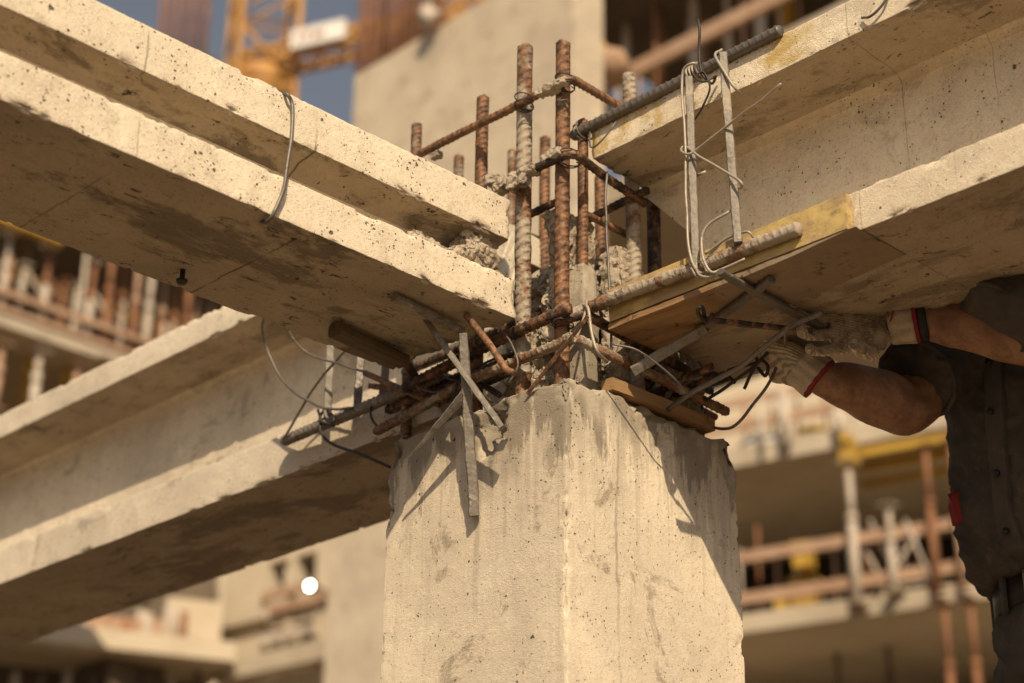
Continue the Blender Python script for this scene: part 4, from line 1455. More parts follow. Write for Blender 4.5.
for i, (x0, y0, x1, y1) in enumerate(((40, 352, 32, 420), (2, 345, -6, 410), (78, 366, 72, 430))):
    prop(lf, x0, y0, x1, y1, 0.10, bwhite if i == 0 else bpink, 'prop below the pale slab of the scaffolded building', 'props below the pale slab at the left', 0.0, 0.6)
for i, (x0, y0, x1, y1, h, m_) in enumerate(((-20, 283, 205, 362, .07, bpink), (-20, 301, 205, 381, .06, bpink), (-20, 268, 120, 318, .08, bcd), (-10, 320, 205, 392, .09, bwhite))):
    mb = MB(); lf.plank(mb, x0, y0, x1, y1, h, 0.04, 0.16 if i < 2 else -0.7)
    single(mb, 'guard_plank', m_, ['upper pinkish guard plank across the props of the scaffolded building', 'lower pinkish guard plank across the props of the scaffolded building', 'dark grey plank high behind the props of the scaffolded building', 'pale kick plank at the foot of the props of the scaffolded building'][i], 'plank')

# ---- building, lower right
rf = Fac(dep(745, 630, 25), az(58.8))
rf.row = 600
br = thing('unfinished_building', 'unfinished storeys with plank railings behind the worker', 'building', rf.at(850, 600))
mb = MB(); zs1b, zs1t = rf.slab(mb, 560, 1300, 844, 430, 449, 7, 0.1); mb.build('upper_slab', bc, br)
mb = MB(); zs2b, zs2t = rf.slab(mb, 560, 1300, 848, 601, 620, 7, 0.1); mb.build('lower_slab', bc, br)
mb = MB(); rf.slab(mb, 560, 1300, 848, 772, 792, 7, 0.1); mb.build('bottom_slab', bc, br)
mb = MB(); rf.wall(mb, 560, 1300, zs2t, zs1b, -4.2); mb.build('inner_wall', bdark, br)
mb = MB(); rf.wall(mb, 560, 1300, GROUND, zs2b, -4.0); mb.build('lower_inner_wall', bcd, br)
mb = MB(); rf.wall(mb, 560, 1300, zs1t, zs1t + 3.2, -2.5); mb.build('upper_inner_wall', bcl, br)
GRr = 'plank railings of the unfinished storeys'
for i, (x0, y0, x1, y1, h, m_) in enumerate(((690, 566, 1040, 500, .15, bpink), (690, 607, 1040, 535, .16, bpink), (690, 436, 960, 388, .13, bpink), (690, 412, 960, 360, .11, bpink))):
    mb = MB(); rf.plank(mb, x0, y0, x1, y1, h, 0.05, 0.14)
    single(mb, 'guard_plank', m_, ['upper orange plank rail between the two slabs left of the worker', 'lower orange plank rail between the two slabs left of the worker', 'lower plank rail above the upper slab by the far glove', 'upper plank rail above the upper slab by the far glove'][i], 'plank', GRr)
GR2 = 'props between the slabs behind the worker'
for x0, y0, x1, y1, w_, m1, m2, off in ((848, 462, 868, 603, .13, bwhite, bwhite, .24), (851, 536, 856, 606, .08, brust, brust, .22), (888, 505, 897, 592, .11, bwhite, bwhite, .2), (925, 446, 942, 590, .10, brust, brust, .24), (950, 440, 966, 586, .09, bpink, brust, .24)):
    prop(rf, x0, y0, x1, y1, w_, m1, {848: 'pale prop under the yellow beam head between the slabs', 851: 'short rusty post in the railing between the slabs', 888: 'thick pale prop behind the plank rails nearest the worker', 925: 'rusty prop close to the worker chest between the slabs', 950: 'brownish prop partly hidden by the worker between the slabs'}[x0], GR2, off, .6, m2)
for x0, y0, x1, y1, lab in ((944, 604, 962, 760, 'long rusty prop below the lower slab left of the belt'), (970, 600, 988, 760, 'long rusty prop below the lower slab under the shirt hem'), (886, 622, 892, 760, 'dim grey prop below the lower slab'), (836, 640, 840, 770, 'dim brown prop below the lower slab nearest the column')):
    prop(rf, x0, y0, x1, y1, 0.10 if x0 > 900 else .10, brust if x0 > 900 else bcd, lab, 'props below the lower slab', .25 if x0 > 900 else -1.5)
for i, (x0, y0, x1, y1) in enumerate(((892, 600, 860, 540), (905, 590, 870, 520), (930, 580, 880, 590), (875, 598, 920, 530), (905, 520, 935, 590))):
    mb = MB(); rf.post(mb, x0, y0, x1, y1, 0.045, 0.05 + .03 * i, False)
    single(mb, 'scaffold_brace', bwhite, 'thin grey brace among the props between the slabs', 'brace', 'thin braces between the slabs')
for i, (x, y, s_) in enumerate(((807, 598, .20), (784, 607, .13), (804, 558, .15))):
    p = rf.at(x, y, -0.4)
    mb = MB(); mb.beam(p - V((0, 0, s_)), p + V((0, 0, s_)), s_ * 1.6, s_ * 1.6)
    mb.beam(p + V((0, 0, s_)), p + V((0, 0, s_ + .05)), s_ * 2.0, s_ * 2.0)
    single(mb, 'formwork_block', byel, ['larger yellow formwork head on the lower slab seen between the rails', 'small yellow formwork head on the lower slab nearest the column', 'yellow post piece seen above the upper rail gap'][i], 'formwork')
p = rf.at(849, 454, 0.25)
mb = MB(); mb.beam(p - V((0, 0, .16)), p + V((0, 0, .12)), .2, .2); mb.beam(p + V((0, 0, .12)), p + V((0, 0, .24)), .34, .12)
single(mb, 'formwork_block', byel, 'yellow beam head at the top of the pale prop under the upper slab', 'formwork')
for i, y in enumerate((454, 468, 484)):
    mb = MB(); rf.plank(mb, 862, y, 1010, y - 26, 0.10, 0.12, 0.05 - 0.7 * i)
    single(mb, 'yellow_beam', byel, ['yellow joist along the upper slab edge under the worker elbow', 'second yellow joist set back under the upper slab', 'third yellow joist deepest under the upper slab'][i], 'formwork')
for x0, y0, x1, y1, w_ in ((783, 392, 789, 446, .17), (838, 410, 841, 436, .16), (760, 400, 762, 452, .07)):
    mb = MB(); rf.post(mb, x0, y0, x1, y1, w_, 0.2)
    single(mb, 'railing_post', bwhite, {783: 'thick pale railing post on the upper slab below the far glove', 838: 'pale railing post on the upper slab below the elbow', 760: 'thin pale railing post on the upper slab next to the column'}[x0], 'post')
for i, (x, y) in enumerate(((757, 448), (772, 446), (812, 440))):
    mb = MB(); mb.ball(rf.at(x, y, -0.2), .22, (1.4, 1, .9), 12, .3, i * 3 + 1)
    single(mb, 'cement_sack', bwht if i < 2 else byel, ['whitish sack on the upper slab next to the column', 'whitish sack on the upper slab beside the thick post', 'yellowish sack on the upper slab right of the thick post'][i], 'sack')

# ---- pale building, lower left
g1 = Fac(dep(225, 670, 30), az(50))
g2 = Fac(dep(225, 670, 30), az(-68.5))
g1.row = g2.row = 620
bp = thing('pale_building', 'pale sunlit building with window openings below the rear beam', 'building', g1.at(225, 700))
zr0, zr1 = g1.at(225, 690).z, g1.at(225, 420).z
mb = MB()
# facade with two openings left and right of a mullion, built as piers and bands
xs = [(221, 264), (285, 291), (313, 420)]
for xa, xb in xs:
    g1.wall(mb, xa, xb, GROUND, zr1, 0.0, 0.4)
mb.build('facade_pier', bcl, bp)
mb = MB()
for ya, yb in ((420, 560), (611, 626), (645, 760)):
    za, zb = g1.at(280, yb).z, g1.at(280, ya).z
    a_, b_ = g1.at(264, 620), g1.at(313, 620)
    mb.obox(V((a_.x, a_.y, za)) - g1.n * 0.03, V((b_.x - a_.x, b_.y - a_.y, 0)), -g1.n * 0.34, V((0, 0, zb - za)))
mb.build('facade_band', bcl, bp)
mb = MB(); g1.wall(mb, 262, 316, g1.at(280, 660).z, g1.at(280, 540).z, -0.5, 0.05); mb.build('window_pane', bglass, bp)
for i, (xa, ya, xb, yb) in enumerate(((262, 597, 316, 580), (262, 640, 316, 622), (262, 612, 330, 592))):
    m2 = MB(); g1.plank(m2, xa, ya, xb, yb, .14, .06, 0.08); m2.build('window_rail', bpink if i != 1 else bwhite, bp)
mb = MB(); g1.plank(mb, 221, 674, 345, 645, .30, .25, 0.3); mb.build('ledge', bc, bp)
mb = MB(); g1.plank(mb, 221, 625, 268, 613, .16, .12, 0.12); mb.build('cornice', bc, bp)
mb = MB(); g1.wall(mb, 352, 364, GROUND, zr1, 0.15, 0.13); mb.build('pilaster', bc, bp)
mb = MB(); g1.wall(mb, 366, 395, g1.at(375, 660).z, g1.at(375, 560).z, 0.06, 0.05); mb.build('door_opening', bdark, bp)
# left wing
wl = thing('pale_building', 'lower wing of the pale building with a projecting slab at the bottom left', 'building', g2.at(100, 700))
mb = MB(); zq0, zq1 = g2.slab(mb, -400, 219, 100, 648, 667, 1.2, 1.2); mb.build('slab', bcl, wl)
mb = MB(); g2.wall(mb, -400, 219, GROUND, zq0, -0.5, 0.3); mb.build('lower_wall', bcd, wl)
mb = MB(); g2.wall(mb, -400, 224, zq1, zr1, -0.4, 0.3); mb.build('upper_wall', bc, wl)
mb = MB(); g2.wall(mb, 172, 214, g2.at(190, 603).z, g2.at(190, 560).z, 0.05, 0.3); mb.build('grey_panel', bcd, wl)
mb = MB(); g2.wall(mb, 160, 216, zq1, g2.at(190, 607).z, 0.45, 0.5); mb.build('parapet', bcl, wl)
for i, (xa, ya, xb, yb) in enumerate(((128, 600, 138, 648), (66, 610, 76, 640), (134, 655, 150, 640))):
    m2 = MB(); g2.wall(m2, xa, xb + 10, g2.at(xa, 646).z, g2.at(xa, 606).z, -0.05, 0.2); m2.build('opening', bglass, wl)
GS = 'pale scaffold tubes on the wing slab'
for i in range(20):
    x = 46 + i * 7.3
    mb = MB(); g2.post(mb, x, 606 + (i * 37 % 17), x + random.uniform(-2, 2), 652, .07 + .05 * (i % 3), 0.5 + .25 * (i % 3), True)
    single(mb, 'scaffold_tube', (bpink, bwhite, bwhite, brust)[i % 4], 'blurred scaffold tube on the projecting slab of the low wing', 'tube', GS)
for i, (xa, ya, xb, yb, m_) in enumerate(((40, 628, 165, 646, bpink), (50, 640, 160, 655, bwhite), (70, 618, 160, 630, bpink))):
    mb = MB(); g2.plank(mb, xa, ya, xb, yb, .2, .05, 1.0)
    single(mb, 'scaffold_plank', m_, ['middle pinkish plank across the tubes of the low wing', 'lowest pale plank across the tubes of the low wing', 'uppermost pinkish plank across the tubes of the low wing'][i], 'plank')
for i in range(9):
    x = -10 + i * 26
    mb = MB(); g2.post(mb, x, 672, x, 760, .12, 0.6)
    single(mb, 'slab_prop', bwhite if i % 2 else bcd, 'dim prop in the shade under the slab of the low wing', 'prop', 'dim props under the low wing slab')
# work lamp that shows as a bright disc
lp = g1.at(310, 586, 0.5)
lamp = thing('work_lamp', 'small glaring round work lamp in front of the window of the pale building', 'lamp', lp)
mb = MB(); mb.tube([lp - g1.n * .12, lp - g1.n * .02, lp], [.05, .09, .10], 14); mb.build('lamp_housing', bdark, lamp)
km = NT('lamp_glare')
km.b.inputs['Emission Color'].default_value = (1, 0.93, 0.80, 1)
km.b.inputs['Emission Strength'].default_value = 30
tocam = (CAM - lp).normalized()
mb = MB(); mb.tube([lp + g1.n * .004, lp + g1.n * .03], [.06, .04], 16); mb.build('lamp_lens', km.m, lamp)
mb = MB(); mb.tube([lp - g1.n * .1, lp - g1.n * .55], .02, 6); mb.build('bracket', bdark, lamp)
# far row behind everything so that no open horizon shows
fr = Fac(dep(600, 500, 75), az(85))
ap = thing('apartment_block', 'long pale block far behind the unfinished storeys', 'building', fr.at(600, 660))
mb = MB(); fr.wall(mb, 160, 1400, GROUND, fr.at(600, 400).z, 0, 8); mb.build('block_wall', bcl, ap)
mb = MB()
for r_ in range(6):
    mb2 = MB()
    for i in range(26):
        x = 170 + i * 40
        z0 = GROUND + 2.0 + r_ * 3.0
        p = fr.at(x, 400); q = fr.at(x + 16, 400)
        mb2.obox(V((p.x, p.y, z0)) + fr.n * .01, V((q.x - p.x, q.y - p.y, 0)), fr.n * .05, V((0, 0, 1.5)))
    mb2.build('window_row', bglass, ap)

random.seed(21)
for i in range(16):
    x = -6 + i * 14 + random.uniform(-4, 4)
    yy = 350 + (x - 60) * .36
    mb = MB(); lf.post(mb, x + 5, yy - random.uniform(60, 120), x, yy - 8, .045, random.uniform(-2.2, .1))
    single(mb, 'scaffold_tube', (bwhite, brust, bpink)[i % 3], 'slender scaffold tube among the props of the scaffolded building', 'tube', 'slender tubes in the scaffolded building')
for i in range(7):
    x = -10 + i * 34
    yy = 352 + (x - 60) * .36
    mb = MB(); lf.post(mb, x, yy - 74, x + 36, yy - 12, .04, -0.4 - .2 * (i % 3), False)
    single(mb, 'scaffold_brace', bwhite if i % 2 else bcd, 'thin slanting brace among the props of the scaffolded building', 'brace', 'thin braces in the scaffolded building')
for i in range(12):
    x = 752 + i * 17 + random.uniform(-5, 5)
    yy = 602 - (x - 848) * .19
    mb = MB(); rf.post(mb, x - 9, yy - random.uniform(50, 95), x, yy - 4, .045, random.uniform(-2.6, .1))
    single(mb, 'scaffold_tube', (bwhite, brust, bpink)[i % 3], 'slender scaffold tube among the plank rails behind the worker', 'tube', 'slender tubes behind the plank rails')
for i in range(8):
    x = 748 + i * 26
    yy = 440 - (x - 844) * .21
    mb = MB(); rf.post(mb, x - 3, yy - random.uniform(35, 70), x, yy - 4, .05, random.uniform(-1.6, .0))
    single(mb, 'scaffold_tube', (brust, bwhite, bpink)[i % 3], 'slender tube standing on the upper slab below the gloves', 'tube', 'slender tubes on the upper slab')

for i in range(12):
    x = 604 + i * 17 + random.uniform(-5, 5)
    yb = 150 - (x - 600) * .55
    mb = MB(); tr.post(mb, x + 1, yb - random.uniform(70, 130), x, yb, .035, random.uniform(-2.4, -.2))
    single(mb, 'scaffold_tube', (brust, bwhite, bpink)[i % 3], 'slender tube in the dark storey above the painted beam', 'tube', 'slender tubes in the dark upper storey')
for i in range(5):
    x = 610 + i * 36
    yb = 120 - (x - 600) * .55
    mb = MB(); tr.post(mb, x, yb - 66, x + 44, yb - 34, .035, -0.5 - .35 * i, False)
    single(mb, 'scaffold_brace', brust if i % 2 else byel, 'thin slanting brace in the dark storey above the painted beam', 'brace', 'thin braces in the dark upper storey')
# ------------------------------------------------------------------ worker
def remesh(mb, voxel, iters=6, fac=0.5, wr=None):
    """grow one continuous skin over overlapping lofts"""
    me = bpy.data.meshes.new('tmp')
    me.from_pydata(mb.v, [], mb.f)
    bm = bmesh.new(); bm.from_mesh(me)
    bmesh.ops.recalc_face_normals(bm, faces=bm.faces)
    bm.to_mesh(me); bm.free()
    o = bpy.data.objects.new('tmp', me)
    tsc = bpy.data.scenes.new('tmp')
    tsc.collection.objects.link(o)
    md = o.modifiers.new('r', 'REMESH'); md.mode = 'VOXEL'; md.voxel_size = voxel
    ms = o.modifiers.new('s', 'SMOOTH'); ms.iterations = iters; ms.factor = fac
    tsc.view_layers[0].update()
    dg = tsc.view_layers[0].depsgraph
    ev = o.evaluated_get(dg)
    out = bpy.data.meshes.new_from_object(ev)
    bpy.data.objects.remove(o)
    bpy.data.scenes.remove(tsc)
    if wr:
        nv = len(out.vertices)
        co = np.empty(nv * 3); no = np.empty(nv * 3)
        out.vertices.foreach_get('co', co)
        out.vertices.foreach_get('normal', no)
        dsp = np.array([wr(V(q)) for q in co.reshape(-1, 3)])
        co = co.reshape(-1, 3) + no.reshape(-1, 3) * dsp[:, None]
        out.vertices.foreach_set('co', co.reshape(-1))
    out.update()
    return out


def place(me, name, mat, parent, origin=None):
    n = len(me.vertices)
    co = np.empty(n * 3)
    me.vertices.foreach_get('co', co)
    co = co.reshape(-1, 3)
    if origin is None:
        lo, hi = co.min(0), co.max(0)
        origin = V(((lo[0] + hi[0]) / 2, (lo[1] + hi[1]) / 2, lo[2]))
    co = co - np.array(origin)
    me.vertices.foreach_set('co', co.reshape(-1))
    me.polygons.foreach_set('use_smooth', [True] * len(me.polygons))
    me.materials.clear()
    me.materials.append(mat)
    me.name = name
    me.update()
    o = bpy.data.objects.new(name, me)
    col.objects.link(o)
    o.parent = parent
    o.location = V(origin) - abs_loc(parent)
    return o


def limb(mb, pts, rads, seg=18, flat_=1.0, ref=None):
    """tapered limb with rounded ends"""
    pts = [V(p) for p in pts]
    P = spline(pts, 6)
    n = len(P)
    rr = []
    k = len(pts) - 1
    for i in range(n):
        t = i / (n - 1) * k
        j = min(int(t), k - 1)
        f = t - j
        f = f * f * (3 - 2 * f)
        rr.append(rads[j] * (1 - f) + rads[j + 1] * f)
    d0, d1 = (P[0] - P[1]).normalized(), (P[-1] - P[-2]).normalized()
    pre, post, r0_, r1_ = [], [], [], []
    for a in (0.97, 0.75, 0.4):
        pre.append(P[0] + d0 * rr[0] * a); r0_.append(rr[0] * math.sqrt(1 - a * a))
    for a in (0.4, 0.75, 0.97):
        post.append(P[-1] + d1 * rr[-1] * a); r1_.append(rr[-1] * math.sqrt(1 - a * a))
    mb.tube(pre + P + post, r0_ + rr + r1_, seg)


f_ = (-RH * math.cos(R(32)) - FH * math.sin(R(32))).normalized()   # the way he faces
s_R = f_.cross(UPV).normalized()                                    # his right
DP = 3.05
Wc = dep(1094, 588, DP)
Cc = dep(1064, 410, DP)
SR = dep(966, 342, 3.10); ER = dep(909, 408, 2.99); WR = dep(822, 378, 2.91)
SL = dep(1106, 250, 2.98); EL = dep(1048, 337, 2.80); WL = dep(922, 320, 2.86)
TOPC = (SR + SL) / 2 + UPV * 0.02
NECK = TOPC + UPV * 0.07 + f_ * 0.02
HEAD = NECK + UPV * 0.16 + f_ * 0.05
FEET_Z = Wc.z - 1.02
person = thing('person', 'worker in dark grey work shirt and knitted gloves holding the wires under the beam', 'person', (Wc.x, Wc.y, FEET_Z))


def ering(c, df, ds, n=40, sq=2.3, tilt=V((0, 0, 0))):
    out = []
    for i in range(n):
        a = 2 * math.pi * i / n
        ca_, sa_ = math.cos(a), math.sin(a)
        q = (abs(ca_) ** sq + abs(sa_) ** sq) ** (-1 / sq)
        out.append(V(c) + f_ * (ca_ * q * df) + s_R * (sa_ * q * ds) + tilt * (sa_ * q * ds))
    return out


TL = V((0, 0, 0))
slope_ = UPV * (-0.25)                 # right shoulder hangs lower
torso = [(Wc + UPV * -0.20, .105, .165, 0), (Wc + UPV * -0.10, .115, .170, 0), (Wc, .112, .155, 0), (Wc.lerp(Cc, .35), .125, .160, .1), (Wc.lerp(Cc, .7), .132, .170, .25), (Cc, .135, .180, .5),
         (Cc + UPV * .09, .125, .185, .8), (TOPC - UPV * .02, .095, .165, 1), (TOPC + UPV * .03, .06, .09, 1), (NECK + UPV * .01, .052, .052, .5)]
mb = MB()
mb.loft([ering(c, a, b, 40, 2.2, slope_ * t) for c, a, b, t in torso])
limb(mb, [NECK - UPV * .05, HEAD - UPV * .05], [.055, .052])
mb.ball(HEAD, .098, (0.86, 0.86, 1.18), 24)
mb.ball(HEAD + f_ * .02 - UPV * .055, .07, (0.9, 0.9, .95), 18)
mb.ball(HEAD + f_ * .100 - UPV * .02, .017, (.9, .9, 1.4), 10)
for s_ in (-1, 1):
    mb.ball(HEAD + s_R * s_ * .085 - UPV * .01 - f_ * .01, .026, (.5, .6, 1.2), 10)
mb.ball(HEAD + f_ * .082 - UPV * .068, .018, (.9, 1.1, .5), 10)
for S_, E_, Wq, sd in ((SR, ER, WR, 1), (SL, EL, WL, -1)):
    limb(mb, [S_ - (E_ - S_) * .05, S_.lerp(E_, .5), E_, E_.lerp(Wq, .28), E_.lerp(Wq, .7), Wq], [.055, .051, .043, .049, .039, .029])
for s_ in (-1, 1):
    hp = Wc + s_R * s_ * .085 - UPV * .10
    kn = V((hp.x, hp.y, FEET_Z + .50)) + f_ * .03 + s_R * s_ * .02
    an = V((hp.x, hp.y, FEET_Z + .09)) - f_ * .01 + s_R * s_ * .03
    limb(mb, [hp, hp.lerp(kn, .5), kn, kn.lerp(an, .35), an], [.088, .080, .058, .057, .038])
    limb(mb, [an - UPV * .03, an + f_ * .10 - UPV * .055], [.045, .035])
ks = NT('skin')
p = ks.pos()
c = ks.mix(ks.rng(ks.noise(p, 20, 6, .7, .3), .35, .65), (0.30, 0.165, 0.095), (0.17, 0.088, 0.050))
c = ks.mix(ks.rng(ks.noise(p, 75, 5, .7), .52, .7, 0, .5), c, (.13, .078, .050))
c = ks.mix(ks.rng(ks.noise(p, 30, 7, .75, .4), .56, .68, 0, .40), c, (.32, .25, .18))
c = ks.mix(ks.rng(ks.noise(ks.vscale(p, (160, 60, 160)), 1.0, 3, .6), .60, .7, 0, .35), c, (.12, .06, .035))
ks.b.inputs['Subsurface Weight'].default_value = 0.08
ks.b.inputs['Subsurface Radius'].default_value = (0.01, 0.004, 0.002)
skin = ks.out(c, .55, ks.bump(ks.ma('ADD', ks.noise(p, 420, 3, .6), ks.ma('MULTIPLY', ks.noise(p, 38, 4, .6, .8), 1.6)), .45, .0014))
place(remesh(mb, .008, 5, .5, lambda co: noise.noise(co * 16) * .0028 + noise.noise(co * 45) * .0008), 'body', skin, person)
for s_ in (-1, 1):
    m2 = MB(); m2.ball(HEAD + f_ * .079 + s_R * s_ * .032 + UPV * .008, .012, n=10); m2.build('eye', plain('eye_white', (.7, .68, .64)), person)
m2 = MB(); m2.ball(HEAD - f_ * .012 + UPV * .03, .102, (.88, .88, 1.05), 20, .03); m2.build('hair', plain('dark_hair', (.02, .016, .012)), person)
m2 = MB()
rings = []
for i in range(7):
    a = i / 6 * math.pi / 2
    rings.append([HEAD + UPV * (.045 + .105 * math.sin(a)) + (f_ * math.cos(t) * 1.18 + s_R * math.sin(t)) * (.118 * math.cos(a) + .002) for t in [2 * math.pi * j / 24 for j in range(24)]])
m2.loft(rings)
hm = m2.build('hard_hat', byel, person, flip=True)

# ---- shirt
kc = NT('dark_work_cloth')
p = kc.pos()
c = kc.mix(kc.rng(kc.noise(p, 9, 6, .65, .4), .38, .66), (0.088, 0.076, 0.065), (0.050, 0.043, 0.036))
c = kc.mix(kc.rng(kc.noise(p, 30, 6, .7), .56, .74, 0, .55), c, (0.155, 0.13, 0.10))
wv = kc.wave(kc.vscale(p, (1, 1, 1)), 420, 0.5, 'Z')
cloth = kc.out(c, .85, kc.bump(kc.ma('ADD', kc.ma('MULTIPLY', wv, .25), kc.noise(kc.vscale(p, (30, 30, 60)), 1.0, 5, .65)), .55, .0035))
SH = [(Wc + UPV * .012, .112, .162, 0), (Wc + UPV * .016, .142, .190, 0), (Wc.lerp(Cc, .12) + f_ * .012, .158, .200, .0), (Wc.lerp(Cc, .32) + f_ * .016, .165, .200, .1), (Wc.lerp(Cc, .65) + f_ * .008, .162, .200, .25), (Cc, .157, .202, .5),
      (Cc + UPV * .09, .148, .205, .8), (TOPC - UPV * .01, .115, .185, 1), (TOPC + UPV * .045, .075, .105, 1), (NECK + UPV * .02, .064, .064, .5)]
mb = MB()
mb.loft([ering(c, a, b, 44, 2.25, slope_ * t) for c, a, b, t in SH])
slR = dep(916, 380, 2.99)
def sleeve(pts, rads):
    q = spline(pts, 8)
    n = len(q)
    k = len(rads) - 1
    rr = []
    for i in range(n):
        t = i / (n - 1) * k
        j = min(int(t), k - 1)
        rr.append(rads[j] + (rads[j + 1] - rads[j]) * (t - j))
    mb.tube(q, rr, 28)
    return q[-1], (q[-1] - q[-2]).normalized(), rr[-1]


h1 = sleeve([SR + s_R * -.03, SR.lerp(slR, .5), slR], [.072, .070, .066])
h2 = sleeve([SL, dep(1050, 274, 2.82), dep(999, 322, 2.768)], [.080, .078, .069])


def wrinkle(co):
    a = noise.noise(V((co.x * 9, co.y * 9, co.z * 17))) * .006
    b = noise.noise(V((co.x * 22 + co.z * 14, co.y * 22 - co.z * 9, co.z * 20 + 5)))
    a += (1 - abs(b)) ** 5 * .0065
    return a + noise.noise(co * 60) * .0015


place(remesh(mb, .0065, 6, .5, wrinkle), 'shirt', cloth, person)


for c_, ax_h, r_h in (h1, h2):
    a_ = ax_h.orthogonal().normalized(); b_ = ax_h.cross(a_)
    ring = [c_ - ax_h * .004 + (a_ * math.cos(2 * math.pi * k / 40) + b_ * math.sin(2 * math.pi * k / 40)) * (r_h + .0005 + .002 * noise.noise(V((k * .4, r_h * 90, 2)))) for k in range(41)]
    m2 = MB(); m2.tube(ring, .0042, 8, False); m2.build('sleeve_hem', cloth, person)


def surf(t, a, off=.004, rings_=SH):
    """point on the shirt: t along the ring list, a angle from the front"""
    j = min(int(t), len(rings_) - 2)
    u_ = t - j
    c = rings_[j][0].lerp(rings_[j + 1][0], u_)
    df = rings_[j][1] * (1 - u_) + rings_[j + 1][1] * u_ + off
    ds = rings_[j][2] * (1 - u_) + rings_[j + 1][2] * u_ + off
    tt = rings_[j][3] * (1 - u_) + rings_[j + 1][3] * u_
    ca_, sa_ = math.cos(a), math.sin(a)
    q = (abs(ca_) ** 2.25 + abs(sa_) ** 2.25) ** (-1 / 2.25)
    p = c + f_ * (ca_ * q * df) + s_R * (sa_ * q * ds) + slope_ * tt * (sa_ * q * ds)
    n = (f_ * ca_ + s_R * sa_)
    return p + n * (wrinkle(p) * 1.0)


def patch(name, t0, t1, a0, a1, mat, th=.004, off=.004, n=12, lift=0.0):
    mb = MB()
    outer = [[surf(t0 + (t1 - t0) * i / n, a0 + (a1 - a0) * j / n, off + th) for j in range(n + 1)] for i in range(n + 1)]
    inner = [[surf(t0 + (t1 - t0) * i / n, a0 + (a1 - a0) * j / n, off - .010) for j in range(n + 1)] for i in range(n + 1)]
    vs = [q for r_ in outer for q in r_] + [q for r_ in inner for q in r_]
    k = n + 1
    fs = []
    for i in range(n):
        for j in range(n):
            a = i * k + j
            fs.append((a, a + 1, a + k + 1, a + k))
    o = k * k
    for i in range(n):
        for a, b in (((i * k), ((i + 1) * k)), (((i + 1) * k + n), (i * k + n)), ((i + 1), i), (n * k + i, n * k + i + 1)):
            fs.append((a, b, b + o, a + o))
    mb.add(vs, fs, True)
    return mb.build(name, mat, person, flip=True)


patch('placket', 1.5, 7.6, -.10, .08, cloth, .004)
pk = patch('chest_pocket', 4.55, 5.9, -1.05, -.42, cloth, .005)
patch('pocket_flap', 5.65, 6.05, -1.08, -.39, cloth, .010)
patch('lower_pocket', 2.2, 3.6, -1.2, -.50, cloth, .006)
redc = plain('red_cloth', (.20, .018, .022), (.13, .012, .016), 20)
patch('red_tag', 5.35, 5.75, .12, .26, redc, .007)
patch('red_tag', 3.2, 3.75, .55, .66, redc, .006)
for t in (2.4, 3.6, 4.6, 5.5, 6.4):
    q = surf(t, -.01, .012)
    m2 = MB(); m2.tube([q - f_ * .003, q + f_ * .002], .0055, 12); m2.build('button', plain('dark_button', (.03, .028, .026), None, 8, .4), person)
# belt, buckle, trousers, boots
leather = plain('belt_leather', (.030, .023, .018), (.020, .015, .012), 30, .45, 0, .001)
mb = MB()
BR_ = [(Wc + UPV * (-.036 + .0), .130, .172), (Wc + UPV * -.034, .134, .176), (Wc + UPV * .008, .134, .176), (Wc + UPV * .010, .130, .172)]
mb.loft([ering(c, a, b, 44, 2.2) for c, a, b in BR_])
mb.build('belt', leather, person, flip=True)
bs = metal('buckle_steel', (.55, .5, .42), (.4, .36, .3), .3, .9, .0)
bc_ = Wc + f_ * .139 - UPV * .013 - s_R * .012
m2 = MB()
for dx, dz, lx, lz in ((0, .021, .062, .006), (0, -.021, .062, .006), (.028, 0, .006, .048), (-.028, 0, .006, .048)):
    c = bc_ + s_R * dx + UPV * dz
    m2.obox(c - s_R * lx / 2 - UPV * lz / 2, s_R * lx, f_ * .005, UPV * lz)
m2.obox(bc_ - s_R * .028 - UPV * .002 + f_ * .003, s_R * .05, f_ * .004, UPV * .004)
m2.build('buckle', bs, person)
mb = MB()
TR = [(Wc + UPV * .0, .124, .166), (Wc - UPV * .06, .130, .178), (Wc - UPV * .14, .125, .182), (Wc - UPV * .19, .09, .15)]
mb.loft([ering(c, a, b, 40, 2.2) for c, a, b in TR])
for s_ in (-1, 1):
    hp = Wc + s_R * s_ * .088 - UPV * .12
    kn = V((hp.x, hp.y, FEET_Z + .50)) + f_ * .03 + s_R * s_ * .02
    an = V((hp.x, hp.y, FEET_Z + .10)) - f_ * .01 + s_R * s_ * .03
    limb(mb, [hp, hp.lerp(kn, .5), kn, kn.lerp(an, .5), an], [.103, .096, .080, .078, .072])
place(remesh(mb, .008, 6, .5, wrinkle), 'trousers', cloth, person)
for a in (-.75, .45, 1.1):
    ca_, sa_ = math.cos(a), math.sin(a)
    c = Wc + f_ * ca_ * .138 + s_R * sa_ * .178
    n_ = (f_ * ca_ + s_R * sa_)
    t_ = n_.cross(UPV)
    m2 = MB(); m2.obox(c - t_ * .008 - UPV * .045, t_ * .016, n_ * .006, UPV * .066); m2.build('belt_loop', cloth, person)
